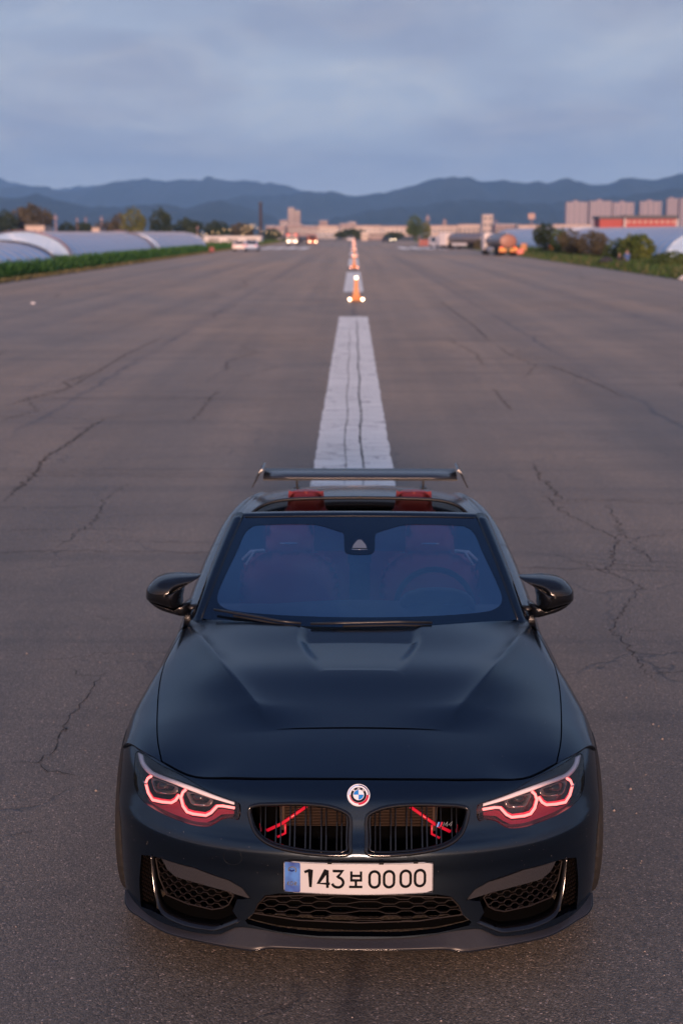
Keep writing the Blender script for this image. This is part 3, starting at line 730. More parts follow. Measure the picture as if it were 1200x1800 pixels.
for cx_, cy_ in ((719,185),(821,180),(938,174),(1039,167)):
    rx, hy = 35, 58
    pts = arc(cx_, cy_-hy+rx, rx, rx, 180, 360, 9) + arc(cx_, cy_+hy-rx, rx, rx, 0, 180, 9)
    glyph([pts + pts[:2]], cy_)
for cx_, pts_ in ((0, [[(106,232),(106,205)],[(106,220),(120,205)],[(106,220),(120,232)]]), (1, [arc(136,218,10,13,0,360,14)]), (2, [[(156,232),(156,205),(168,206),(170,213),(157,219),(172,232)]])):
    glyph(pts_, 172, 'plate_small_letter', .0028, chrome)
glyph([arc(140,120,27,22,150,400,18)], 172, 'plate_swirl', .004, chrome); glyph([arc(136,118,15,10,0,180,10)], 172, 'plate_swirl', .005, navy_en)
for u in (-.1, .08, .2): MB().box(u-.008, u+.008, PL(u, .057)[1]-.005, PL(u, .057)[1]+.004, .472, .480).obj('plate_clip', gloss_black, pl)
# tow-eye cover: thin round seam on the left of the bumper
c_ = (-.335, .468)
pts = [FR(-.395+.040*math.cos(t), .468+.030*math.sin(t)) for t in np.linspace(0, 2*PI, 24)]
ringtube('tow_cover_seam', [tuple(np.array(p)+(0, -.0002, 0)) for p in pts], .0009, gloss_black, CAR, 4, closed=False)

# ---------------------------------------------------------------- windscreen, pillars, header
def WS(u, v):
    bu = abs(u)
    x = u*((.700)*(1-v) + .560*v)
    y = (1.285 + .165*bu**2.2)*(1-v) + (1.955+.065*bu**2)*v
    z = (.950 - .010*u*u)*(1-v) + (1.308-.020*u*u)*v
    z += .018*4*v*(1-v)*.8; y -= .010*4*v*(1-v)
    return (x, y, z)
grid = lambda n: np.linspace(-1, 1, n)
nu, nv = 41, 21
V = [WS(u, v) for v in np.linspace(0, 1, nv) for u in grid(nu)]
Fq = [[j*nu+i, j*nu+i+1, (j+1)*nu+i+1, (j+1)*nu+i] for j in range(nv-1) for i in range(nu-1)]
wsn = [normal_of(WS, u, v) for v in np.linspace(0, 1, nv) for u in grid(nu)]
wsn = [n if n[2] > 0 else -n for n in wsn]
ws = mobj('windscreen', V, Fq, screen_glass, CAR, True, wsn)
# printed border under the glass
outer = [(-1,0),(1,0),(1,1),(-1,1)]
innr = crom([(-.955,.30),(-.93,.62),(-.925,.80),(-.88,.885),(-.80,.90),(-.55,.905),(-.36,.90),(-.25,.865),(-.16,.83),(-.125,.80),(-.115,.66),(-.09,.615),(0,.605),(.09,.615),(.115,.66),(.125,.80),(.16,.83),(.25,.865),(.36,.90),(.55,.905),(.80,.90),(.88,.885),(.925,.80),(.93,.62),(.955,.30),(.945,.17),(.88,.105),(.76,.085),(.4,.078),(0,.076),(-.4,.078),(-.76,.085),(-.88,.105),(-.945,.17)], 3, True)
panel('screen_border', outer, lambda u, v: tuple(np.array(WS(u, v))+(0, -.0006, .0012)), frit, CAR, step=.03, sx=.7, holes=[innr], flange=0, out=lambda p: (0, -.5, 1))
tri = [(-.055,.665),(-.045,.70),(-.015,.745),(.015,.745),(.045,.70),(.055,.665)]
panel('sensor_window', tri, lambda u, v: tuple(np.array(WS(u, v))+(0, -.0014, .003)), mat('sensor_grey', (.12,.15,.19), .3), CAR, step=.02, sx=.7, flange=0, out=lambda p: (0, -.5, 1))
ringtube('sensor_lip', [tuple(np.array(WS(u, .655))+(0, -.001, .001)) for u in (-.06, 0, .06)], .0015, chrome, CAR, 6, closed=False)
MB().box(-.055, .055, 1.86, 1.93, 1.10, 1.24).obj('mirror_housing', trim_black, CAR)
for s in (1, -1):
    # A pillar: rounded section swept from fender to header
    secs = []
    for v in np.linspace(-.06, 1.03, 16):
        p = np.array(WS(s, v)); w = .060 if v > .1 else .05 + .01*v*10
        w = .050+.012*v
        k = [(-.002, .004), (.012, .010), (.030, .009), (.046, .000), (.056, -.016), (.060, -.040), (.045, -.055), (.0, -.050)]
        secs.append([(p[0]+s*a*w/.055, p[1]+.35*max(0, a)+(-c)*.3, p[2]+c) for a, c in k])
    MB().loft(secs).obj('windscreen_pillar', paint, CAR, True)
    MB().tube([tuple(np.array(WS(s, v))+(s*.002, 0, .003)) for v in np.linspace(0, 1, 12)], .004, 6).obj('pillar_seal', gloss_black, CAR, True)
# header rail
hd_secs = []
for u in np.linspace(-1.06, 1.06, 25):
    p = np.array(WS(u, 1)); uu = min(1, abs(u))
    hd_secs.append([tuple(p+np.array(q)) for q in [(0, -.006, -.004), (0, -.002, .006), (0, .018, .013), (0, .045, .014), (0, .06, .006), (0, .062, -.025), (0, .01, -.03)]])
MB().loft(hd_secs).obj('header_rail', paint, CAR, True)
MB().tube([tuple(np.array(WS(u, 1))+(0, -.008, .0)) for u in np.linspace(-.98, .98, 20)], .0025, 6).obj('header_seal', satin_black, CAR, True)
# wipers
def on_ws(u, v, h): return tuple(np.array(WS(u, v)) + np.array((0, -.45, .9))*h)
def wiper(P, nm='wiper'):
    w = empty(nm); w.parent = CAR
    MB().tube([on_ws(u, v, .026) for u, v in P], [.006, .0075, .008, .006, .003][:len(P)], 8, rz=.006).obj('wiper_arm', satin_black, w, True)
    MB().tube([on_ws(u, v-.004, .010) for u, v in P[1:]], .0045, 6).obj('wiper_blade', rubber, w, True)
    return w
wiper([(-.93,.050),(-.80,.040),(-.62,.020),(-.50,.000),(-.36,-.010)])
wiper([(-.30,-.012),(-.10,.0),(.08,.006),(.25,.008),(.45,-.006)])
# ---------------------------------------------------------------- body sides and tail
SB = [  # y, belt x, belt z, low x
 (1.20,.80,.868,.888),(1.35,.793,.888,.885),(1.50,.790,.905,.882),(1.75,.792,.925,.885),(2.1,.798,.940,.890),(2.6,.800,.955,.90),(3.0,.795,.968,.915),(3.36,.785,.985,.932),(3.7,.762,.995,.938),(4.0,.735,.990,.93),(4.3,.69,.975,.90),(4.5,.655,.950,.86),(4.62,.62,.90,.80)]
bx = pchip([q[0] for q in SB], [q[1] for q in SB]); bz = pchip([q[0] for q in SB], [q[2] for q in SB]); lx = pchip([q[0] for q in SB], [q[3] for q in SB])
def side_sec(y, s):
    X, Z, Lx = bx(y), bz(y), lx(y)
    return [(s*(X-.052), y, Z-.030), (s*(X-.045), y, Z-.006), (s*(X-.03), y, Z), (s*(X-.012), y, Z-.003), (s*(X+.006), y, Z-.014), (s*(X+.026), y, Z-.045), (s*(X+.048), y, Z-.11), (s*(X+.5*(Lx-X)+.03), y, Z-.22), (s*(Lx+.002), y, .66), (s*(Lx), y, .5), (s*(Lx-.012), y, .33), (s*(Lx-.03), y, .20)]
for s in (1, -1):
    for nm, ya, yb in (('door', 1.475, 2.86), ('rear_quarter_panel', 2.868, 4.62)):
        ys = np.linspace(ya, yb, 24)
        MB().loft([side_sec(y, s) for y in ys], closed=False).obj(nm, paint, CAR, True)
    MB().loft([[(q[0]*.986, q[1], q[2]-.004) for q in side_sec(y, s)] for y in np.linspace(1.17, 1.50, 6)], closed=False).obj('fender_rear_panel', paint, CAR, True)
    MB().loft([[(s*(bx(y)-.085), y, bz(y)-.05), (s*(bx(y)-.085), y, bz(y)-.012), (s*(bx(y)-.055), y, bz(y)-.008), (s*(bx(y)-.050), y, bz(y)-.04)] for y in np.linspace(1.5, 2.86, 16)]).obj('inner_belt_trim', trim_black, CAR, True)
    MB().loft([[(s*(bx(y)-.16), y, .55), (s*(bx(y)-.10), y, bz(y)-.06), (s*(bx(y)-.085), y, bz(y)-.02), (s*(bx(y)-.07), y, bz(y)-.02)] for y in np.linspace(1.3, 3.2, 16)], closed=False).obj('inner_door_panel', dark_int, CAR, True)
    # mirror foot and black window seal
    # triangular quarter piece between pillar foot and fender
    MB().add([(s*.745,1.44,.925),(s*.79,1.46,.895),(s*.80,1.80,.935),(s*.745,1.80,.945),(s*.70,1.60,.985),(s*.735,1.80,.94),(s*.76,1.50,.935)], [(0,1,2,3),(0,6,4),(6,3,4)]).obj('quarter_trim', paint, CAR)
    MB().box(-.01, .01, 0, 1, 0, 1)
# rear deck
def RD(x, y):
    zc_ = _rz(y); w = bx(y) - .05; t = min(1.2, abs(x)/w)
    return (x, y, zc_ + (bz(y) - .005 - zc_)*t**2.4)
_rz = pchip([3.3, 3.5, 3.8, 4.1, 4.35, 4.5, 4.62], [1.035, 1.052, 1.062, 1.05, 1.022, .985, .94])
deck_front = crom([(-.72,3.22),(-.60,3.42),(-.45,3.53),(-.2,3.57),(0,3.575),(.2,3.57),(.45,3.53),(.60,3.42),(.72,3.22)], 4)
tail = [(.70,3.7),(.66,4.0),(.60,4.3),(.52,4.5),(.3,4.56),(0,4.575),(-.3,4.56),(-.52,4.5),(-.60,4.3),(-.66,4.0),(-.70,3.7)]
panel('boot_lid', deck_front[::-1] [::-1] + tail, RD, paint, CAR, step=.04, flange=.02, out=lambda p: (0, 0, 1))
MB().loft([[(x, y-.02, RD(x, y)[2]-.03), (x, y-.01, RD(x, y)[2]+.004), (x, y+.02, RD(x, y)[2]+.008), (x, y+.04, RD(x, y)[2]+.002)] for x, y in deck_front]).obj('deck_edge_trim', satin_black, CAR, True)
for s in (1, -1):
    MB().loft([[(s*(bx(y)-.045), y, bz(y)-.003), (s*max(.50 if y > 4.3 else .55, bx(y)-.12), y, RD(bx(y)-.12, y)[2]-.004), (s*(bx(y)-.14), y, RD(bx(y)-.14, y)[2]-.05)] for y in np.linspace(3.2, 4.6, 12)], closed=False).obj('deck_side', paint, CAR, True)
# tail: rear fascia
MB().loft([[(u*w, 4.60 + .05*(1-abs(u)**3) - .28*abs(u)**6 + dyy, z) for w, z, dyy in ((.60,.93,-.03),(.66,.89,.02),(.80,.80,.04),(.84,.65,.05),(.85,.5,.04),(.80,.25,-.03))] for u in np.linspace(-1, 1, 25)], closed=False).obj('rear_bumper', paint, CAR, True)
# floor and firewall
MB().box(-.80, .80, .45, 4.5, .16, .20).obj('floor_pan', void_black, CAR)
MB().box(-.66, .66, 1.32, 1.36, .2, .88).obj('firewall', void_black, CAR)
MB().box(-.70, .70, .35, .42, .2, .60).obj('front_bulkhead', void_black, CAR)
# ---------------------------------------------------------------- cabin
MB().loft([[(x, 1.40, .90), (x, 1.52, .935), (x, 1.75, .93+.02*math.cos(x*4)), (x, 1.86, .90), (x, 1.88, .78), (x, 1.7, .6)] for x in np.linspace(-.68, .68, 13)], closed=False).obj('dashboard', dark_int, CAR, True)
MB().loft([[(x, 1.66-.02, .925+h*.9), (x, 1.70, .955+h), (x, 1.78, .95+h), (x, 1.82, .90)] for x, h in [(.19,0),(.22,.03),(.28,.05),(.36,.055),(.44,.05),(.50,.03),(.53,0)]]).obj('instrument_hood', dark_int, CAR, True)
MB().box(-.12, .12, 1.8, 3.0, .25, .55).obj('centre_console', dark_int, CAR)
def pillow(name, outline, y0, B, Rr, mm, parent, back=.05, step=.03, lean=0.0):
    ol = dens(outline, step*.7); A = np.array(ol); Bb = np.roll(A, -1, 0)
    def f(x, z):
        d_ = seg_dist(np.array((x, z)), (A, Bb)); k = min(1, d_/Rr); b = B*math.sqrt(max(0, 1-(1-k)**2))
        return (x, y0 - b + lean*(z-.5), z)
    o1 = panel(name, outline, f, mm, parent, step=step, flange=.03, out=lambda p: (0, -1, 0), hole_dir=(0, 1, 0))
    return o1
def backplate(name, outline, y0, th, mm, parent, lean=0):
    n = len(outline); V = [(x, y0+lean*(z-.5), z) for x, z in outline] + [(x, y0+th+lean*(z-.5), z) for x, z in outline]
    return mobj(name, V, [list(range(n)), list(range(n, 2*n))[::-1]] + [[i, (i+1)%n, n+(i+1)%n, n+i] for i in range(n)], mm, parent)
for cx_ in (-.365, .365):
    st = empty('front_seat'); st.parent = CAR
    body = crom([(cx_-.235,.50),(cx_-.26,.72),(cx_-.245,.88),(cx_-.17,.965),(cx_-.10,.99),(cx_+.10,.99),(cx_+.17,.965),(cx_+.245,.88),(cx_+.26,.72),(cx_+.235,.50)], 3, True)
    head = crom([(cx_-.11,.99),(cx_-.125,1.06),(cx_-.105,1.135),(cx_,1.15),(cx_+.105,1.135),(cx_+.125,1.06),(cx_+.11,.99),(cx_,.97)], 3, True)
    pillow('seat_back', body, 2.42, .10, .10, leather, st, lean=.25); pillow('headrest', head, 2.44, .07, .07, leather, st, lean=.25)
    backplate('seat_shell', body, 2.43, .05, trim_black, st, .25); backplate('headrest_back', head, 2.45, .05, leather, st, .25)
    MB().sphere((cx_, 2.15, .50), (.25, .27, .09), 16, 8).obj('seat_cushion', leather, st, True)
    MB().sphere((cx_, 2.36+.25*.55-.02, 1.055), (.05, .008, .006), 10, 6).obj('headrest_badge', chrome, st, True)
    sg = -1 if cx_ < 0 else 1
    MB().tube([(cx_+sg*.235, 2.40, .985), (cx_+sg*.19, 2.40, 1.03), (cx_+sg*.12, 2.41, 1.035)][::1], .008, 6).obj('belt_guide', white_en, st, True)
    MB().tube([(cx_+sg*.17, 2.39, 1.035), (cx_+sg*.215, 2.38, .965)], .006, 6).obj('belt_guide', white_en, st, True)
for cx_ in (-.31, .31):
    st = empty('rear_seat'); st.parent = CAR
    head = crom([(cx_-.115,.98),(cx_-.108,1.07),(cx_-.088,1.14),(cx_-.05,1.163),(cx_+.05,1.163),(cx_+.088,1.14),(cx_+.108,1.07),(cx_+.115,.98)], 3, True)
    pillow('headrest', head, 3.35, .05, .05, leather, st); backplate('headrest_back', head, 3.36, .06, leather, st)
    MB().box(cx_-.25, cx_+.25, 3.36, 3.46, .5, .97).obj('seat_back', leather, st)
MB().box(-.72, .72, 3.47, 3.52, .2, .985).obj('rear_bulkhead', void_black, CAR)
# steering wheel
sw = empty('steering_wheel'); sw.parent = CAR
cx_, cy_, cz_ = .36, 1.93, .865
ringpts = [(cx_+.185*math.cos(t), cy_ - .185*math.sin(t)*-.38, cz_+.185*math.sin(t)*.925) for t in np.linspace(0, 2*PI, 33)[:-1]]
ringtube('wheel_rim', ringpts, .015, dark_int, sw, 8)
MB().sphere((cx_, cy_-.02, cz_), (.07, .03, .06), 14, 8).obj('wheel_hub', dark_int, sw, True)
for t in (0, PI, 1.5*PI): MB().tube([(cx_, cy_, cz_), (cx_+.18*math.cos(t), cy_+.18*math.sin(t)*.38, cz_+.18*math.sin(t)*.925)], .013, 6).obj('wheel_spoke', alu, sw, True)
# wind deflector: frame and dark net behind the front seats
arcp = crom([(-.600,2.85,1.11),(-.575,2.85,1.145),(-.514,2.85,1.185),(-.406,2.85,1.212),(-.2,2.85,1.222),(0,2.85,1.224),(.2,2.85,1.222),(.406,2.85,1.214),(.515,2.85,1.188),(.570,2.85,1.148),(.600,2.85,1.11)], 4)
wd = empty('wind_deflector'); wd.parent = CAR
MB().tube(arcp, .0095, 8).obj('deflector_frame', satin_black, wd, True)
net = glassmat('dark_net', (.30, .29, .28), (.1, .1, .1), .02, rough=.4)
V = [p for p in arcp] + [(p[0], 2.85, .93) for p in arcp]; n = len(arcp)
mobj('deflector_net', V, [[i, i+1, n+i+1, n+i] for i in range(n-1)], net, wd)
MB().box(-.006, .006, 2.835, 2.848, 1.222, 1.236).obj('deflector_catch', satin_black, wd)
MB().tube([(-.03, 2.2, 1.185), (-.02, 2.2, 1.215), (.015, 2.2, 1.212)], .006, 6).obj('catch_lever', satin_black, wd, True)
MB().box(-.012, .02, 2.18, 2.22, 1.18, 1.20).obj('catch_lever', satin_black, wd)
# ---------------------------------------------------------------- door mirrors
MO = [(.985,.975),(.984,.998),(.978,1.022),(.944,1.056),(.905,1.074),(.852,1.081),(.787,1.080),(.732,1.078),(.752,1.064),(.779,1.048),(.805,1.027),(.815,.991),(.820,.964),(.822,.935),(.856,.925),(.921,.943),(.972,.962)]
for s in (1, -1):
    mr = empty('door_mirror'); mr.parent = CAR
    O2 = crom(sgz(MO, s), 3, True); c_ = np.array((s*.872, 1.008)); secs = []
    for r_, d_ in ((1.0, -.045), (1.0, .0), (.985, .022), (.94, .045), (.86, .066), (.74, .084), (.58, .098), (.38, .107), (.18, .111), (.02, .112)):
        secs.append([(c_[0]+(x-c_[0])*r_, 1.70-d_*(1 - .35*max(0, (.83-abs(x))/.1)), c_[1]+(z-c_[1])*r_) for x, z in O2])
    o = MB().loft(secs, cap=True).obj('mirror_cap', paint_gloss, mr, True)
    backplate('mirror_glass', sgz([(x+(.9-x)*.06, z+(1.0-z)*.06) for x, z in MO if x > .81], s), 1.745, .004, chrome, mr)
    arm = crom(sgz([(.972,.966),(.921,.944),(.856,.926),(.822,.936),(.80,.955),(.778,.958),(.785,.92),(.805,.893),(.86,.905),(.93,.930)], s), 3, True)
    c2 = np.array((s*.85, .925)); secs = [[(c2[0]+(x-c2[0])*r_, 1.70-d_, c2[1]+(z-c2[1])*r_) for x, z in arm] for r_, d_ in ((1, -.02), (1, .03), (.97, .045), (.85, .058), (.6, .066), (.3, .069), (.05, .07))]
    MB().loft(secs).obj('mirror_foot', paint_gloss, mr, True)
    MB().tube([(s*.785, 1.66, .93), (s*.75, 1.68, .93)], .018, 8).obj('mirror_mount', satin_black, mr, True)
# ---------------------------------------------------------------- rear wing
wg = empty('rear_wing'); wg.parent = CAR
air = [(-.115, .004), (-.10, .014), (-.05, .026), (.0, .028), (.06, .022), (.115, .030), (.118, .024), (.06, .008), (.0, .004), (-.06, .000), (-.11, -.002)]
bar = MB().loft([[(x, 4.44+a, 1.068+c) for a, c in air] for x in np.linspace(-.625, .625, 9)]).obj('wing_blade', carbon_pl, wg, True)
MB().box(-.625, .625, 4.318, 4.326, 1.058, 1.0665).obj('wing_lower_edge', satin_black, wg)
for s in (1, -1):
    MB().loft([[(s*.622, 4.30+a, 1.128), (s*.645, 4.295+a, 1.10), (s*.662, 4.30+a, 1.062), (s*.690, 4.305+a, 1.012), (s*.698, 4.305+a, 1.014), (s*.672, 4.30+a, 1.068), (s*.655, 4.295+a, 1.108), (s*.634, 4.30+a, 1.136)] for a in (0, .07, .16, .27)]).obj('wing_end_plate', carbon_pl, wg)
    MB().loft([[(s*.405, 4.39, .985+h), (s*.417, 4.39, .985+h), (s*.417, 4.47+h*.2, .985+h), (s*.405, 4.47+h*.2, .985+h)] for h in (0, .05, .09)]).obj('wing_mount', satin_black, wg)
    MB().box(s*.411-.02, s*.411+.02, 4.36, 4.48, .99, 1.004).obj('wing_foot', satin_black, wg)
# ---------------------------------------------------------------- wheels
def wheel(x, y, s):
    w = empty('wheel'); w.parent = CAR
    prof = [(.225,-.09),(.30,-.118),(.325,-.122),(.338,-.105),(.341,-.06),(.342,0),(.341,.06),(.338,.105),(.325,.122),(.30,.118),(.225,.09)]
    n = 72
    secs = []
    for k in range(n):
        t = 2*PI*k/n; g = .004 if k % 2 else 0
        secs.append([(x+s*c, y+(r-(g if r > .33 else 0))*math.cos(t), .342+(r-(g if r > .33 else 0))*math.sin(t)) for r, c in prof])
    secs.append(secs[0]); MB().loft(secs, closed=False).obj('tyre', rubber, w, False)
    secs = [[(x+s*c, y+r*math.cos(t), .342+r*math.sin(t)) for r, c in ((.235,.10),(.22,.105),(.21,.03),(.21,-.09))] for t in np.linspace(0, 2*PI, 37)]
    MB().loft(secs, closed=False).obj('rim', alu, w, True)
    for k in range(10):
        t = 2*PI*k/10; MB().tube([(x+s*.06, y+.03*math.cos(t), .342+.03*math.sin(t)), (x+s*.095, y+.222*math.cos(t+.1), .342+.222*math.sin(t+.1))], .011, 5).obj('spoke', alu, w)
for s in (1, -1):
    wheel(s*.812, .78, s); wheel(s*.805, 3.59, s)
    MB().loft([[(s*.895, .78-.375*math.cos(t), .335+.375*math.sin(t)), (s*.60, .78-.375*math.cos(t), .335+.375*math.sin(t))] for t in np.linspace(-.2, PI+.2, 24)], closed=False).obj('wheel_arch_liner', void_black, CAR, True)
# ---------------------------------------------------------------- ground, runway
asphalt = mat('worn_asphalt', (.2, .18, .17), .72, spec=.5)
def build_asphalt(m):
    n, l, b = nodes(m); c = n.new('ShaderNodeTexCoord'); P = c.outputs['Object']
    def math_(op, a, b_=None, clamp=False):
        q = n.new('ShaderNodeMath'); q.operation = op; q.use_clamp = clamp
        for i, v in enumerate((a, b_)):
            if v is None: continue
            if isinstance(v, (int, float)): q.inputs[i].default_value = v
            else: l.new(v, q.inputs[i])
        return q.outputs[0]
    def mp(scale, loc=(0, 0, 0)):
        q = n.new('ShaderNodeMapping'); q.inputs['Scale'].default_value = scale; q.inputs['Location'].default_value = loc; l.new(P, q.inputs[0]); return q.outputs[0]
    def nz(vec, sc, det=4, ro=.55, dist=0): return noise(m, sc, det, ro, vec, dist)
    def mix(f, a, b_, bt='MIX'):
        q = n.new('ShaderNodeMix'); q.data_type = 'RGBA'; q.blend_type = bt
        for i, v in ((0, f), (6, a), (7, b_)):
            if isinstance(v, (int, float)): q.inputs[i].default_value = v
            elif isinstance(v, tuple): q.inputs[i].default_value = (*v, 1)
            else: l.new(v, q.inputs[i])
        return q.outputs[2]
    # binder and stones
    vor = n.new('ShaderNodeTexVoronoi'); vor.inputs['Scale'].default_value = 150; l.new(P, vor.inputs['Vector'])
    sepc = n.new('ShaderNodeSeparateColor'); l.new(vor.outputs['Color'], sepc.inputs[0])
    stone = ramp_(m, sepc.outputs[0], [(0, (.031, .029, .024)), (.45, (.090, .086, .067)), (.8, (.168, .155, .120)), (.965, (.27, .25, .21)), (1, (.60, .52, .45))])
    fine = nz(P, 55, 5, .7)
    col = mix(ramp_(m, fine, [(.35, (0, 0, 0)), (.7, (1, 1, 1))]), stone, (.131, .123, .098))
    big = nz(mp((.05, .018, 1)), 1, 6, .6, .6)
    lanes = nz(mp((.9, .012, 1), (3, 0, 0)), 1, 4, .55)
    patch = nz(mp((.35, .35, 1)), 1, 5, .62, .5)
    col = mix(1, col, ramp_(m, big, [(.3, (.72, .70, .72)), (.7, (1.38, 1.25, 1.15))]), 'MULTIPLY')
    col = mix(1, col, ramp_(m, lanes, [(.3, (.76, .76, .77)), (.68, (1.18, 1.16, 1.15))]), 'MULTIPLY')
    col = mix(1, col, ramp_(m, patch, [(.3, (.80, .79, .80)), (.7, (1.16, 1.13, 1.11))]), 'MULTIPLY')
    cross = nz(mp((.05, 1.3, 1), (0, 5, 0)), 1, 4, .6)
    col = mix(1, col, ramp_(m, cross, [(.30, (.72, .72, .73)), (.46, (1.04, 1.03, 1.03))]), 'MULTIPLY')
    # longitudinal paving joints every 4.5 m: ragged dark lines
    sx_ = n.new('ShaderNodeSeparateXYZ'); l.new(P, sx_.inputs[0])
    wob = math_('MULTIPLY', math_('SUBTRACT', nz(mp((.6, .6, 1)), 1, 5, .65), .5), .5)
    xx = math_('ADD', math_('ADD', sx_.outputs[0], wob), 2.25 + 90)
    dd = math_('ABSOLUTE', math_('SUBTRACT', math_('MODULO', xx, 4.5), 2.25))
    brk = ramp_(m, nz(mp((.5, .12, 1), (9, 2, 0)), 1, 5, .7), [(.42, (0, 0, 0)), (.58, (1, 1, 1))])
    jl = math_('MULTIPLY', math_('SUBTRACT', 1, math_('DIVIDE', dd, .075), True), brk)
    soft = math_('MULTIPLY', math_('SUBTRACT', 1, math_('DIVIDE', dd, .55), True), .28)
    # network of fine cracks, thinned out by a mask
    wv = n.new('ShaderNodeVectorMath'); wv.operation = 'ADD'; l.new(P, wv.inputs[0])
    nn = n.new('ShaderNodeTexNoise'); nn.inputs['Scale'].default_value = 2.2; nn.inputs['Detail'].default_value = 6; l.new(P, nn.inputs['Vector'])
    sc_ = n.new('ShaderNodeVectorMath'); sc_.operation = 'SCALE'; sc_.inputs[3].default_value = .55; l.new(nn.outputs['Color'], sc_.inputs[0]); l.new(sc_.outputs[0], wv.inputs[1])
    cr = n.new('ShaderNodeTexVoronoi'); cr.feature = 'DISTANCE_TO_EDGE'; cr.inputs['Scale'].default_value = .42; l.new(wv.outputs[0], cr.inputs['Vector'])
    ck = math_('SUBTRACT', 1, math_('DIVIDE', cr.outputs['Distance'], .006), True)
    ckm = ramp_(m, nz(mp((.22, .22, 1), (4, 7, 0)), 1, 3, .6), [(.44, (0, 0, 0)), (.54, (1, 1, 1))])
    ck = math_('MULTIPLY', math_('MULTIPLY', ck, ckm), .75)
    allc = math_('ADD', math_('MULTIPLY', jl, .75), ck, True)
    col = mix(soft, col, (.05, .045, .046)); col = mix(allc, col, (.022, .02, .021))
    l.new(col, b.inputs['Base Color']); b.inputs['Diffuse Roughness'].default_value = 1.0
    h = math_('SUBTRACT', math_('ADD', math_('MULTIPLY', vor.outputs['Distance'], -.9), fine), math_('MULTIPLY', allc, 2.0))
    bump(m, h, .0035, .8)
    l.new(ramp_(m, big, [(.3, (.50,)*3), (.7, (.66,)*3)]), b.inputs['Roughness'])
build_asphalt(asphalt)
soil = mat('field_soil', (.09, .075, .05), .95); vary(soil, .15, (.05, .055, .025), (.13, .10, .07))
MB().add([(-12000,-2000,-.12),(12000,-2000,-.12),(12000,11500,-.12),(-12000,11500,-.12)], [(0,1,2,3)]).obj('ground', soil, kind='structure')
runway = MB().add([(-18.6,-300,0),(18.6,-300,0),(18.6,455,0),(-18.6,455,0),(-19.2,-300,-.12),(19.2,-300,-.12),(19.2,456,-.12),(-19.2,456,-.12)], [(0,1,2,3),(4,0,3,7),(1,5,6,2),(3,2,6,7)]).obj('runway', asphalt, kind='structure')
# painted markings, worn
paint_w = mat('runway_paint', (.5, .49, .50), .6)
def build_paint(m):
    n, l, b = nodes(m); c = n.new('ShaderNodeTexCoord'); P = c.outputs['Object']
    mp_ = n.new('ShaderNodeMapping'); mp_.inputs['Scale'].default_value = (1, 3.2, 1); l.new(P, mp_.inputs[0])
    nn = n.new('ShaderNodeTexNoise'); nn.inputs['Scale'].default_value = 1.6; nn.inputs['Detail'].default_value = 5; l.new(mp_.outputs[0], nn.inputs['Vector'])
    s_ = n.new('ShaderNodeVectorMath'); s_.operation = 'SCALE'; s_.inputs[3].default_value = .9; l.new(nn.outputs['Color'], s_.inputs[0])
    a_ = n.new('ShaderNodeVectorMath'); a_.operation = 'ADD'; l.new(mp_.outputs[0], a_.inputs[0]); l.new(s_.outputs[0], a_.inputs[1])
    v = n.new('ShaderNodeTexVoronoi'); v.feature = 'DISTANCE_TO_EDGE'; v.inputs['Scale'].default_value = .75; l.new(a_.outputs[0], v.inputs['Vector'])
    lines = ramp_(m, v.outputs['Distance'], [(.006, (0, 0, 0)), (.02, (1, 1, 1))])
    big = noise(m, .5, 5, .6, P); fine = noise(m, 30, 5, .7, P)
    base = ramp_(m, big, [(.3, (.70, .69, .62)), (.7, (.84, .82, .74))])
    mx = n.new('ShaderNodeMix'); mx.data_type = 'RGBA'; l.new(lines, mx.inputs[0]); mx.inputs[6].default_value = (.22, .19, .18, 1); l.new(base, mx.inputs[7])
    m2 = n.new('ShaderNodeMix'); m2.data_type = 'RGBA'; l.new(ramp_(m, fine, [(.30, (0, 0, 0)), (.42, (1, 1, 1))]), m2.inputs[0]); m2.inputs[6].default_value = (.42, .38, .36, 1); l.new(mx.outputs[2], m2.inputs[7])
    l.new(m2.outputs[2], b.inputs['Base Color']); bump(m, fine, .003, .5)
build_paint(paint_w); nodes(paint_w)[2].inputs['Diffuse Roughness'].default_value = .15
def ragged(name, x0, x1, y0, y1, m, seed=0, amp=.012, label=None):
    rr = random.Random(seed); nk = max(4, int((y1-y0)/.25)); nk = min(nk, 160); Lf = []; Rt = []
    for i in range(nk+1):
        y = y0+(y1-y0)*i/nk; Lf.append((x0+rr.uniform(-amp, amp), y, .004)); Rt.append((x1+rr.uniform(-amp, amp), y, .004))
    V = Lf+Rt; o = mobj(name, V, [[i, nk+1+i, nk+2+i, i+1] for i in range(nk)], m, runway)
    return o
for k in range(9):
    ragged('centre_line_dash', -.455, .445, 13.2 + 50*k if k else 13.6, 44.6 + 50*k, paint_w, k)
for sx_ in (-1, 1):
    for x0, x1 in ((7.6, 9.0), (9.6, 11.0), (11.6, 13.0), (13.6, 15.0)): ragged('touchdown_bar', min(sx_*x0, sx_*x1), max(sx_*x0, sx_*x1), 222, 255, paint_w, int(x0*9), .03)
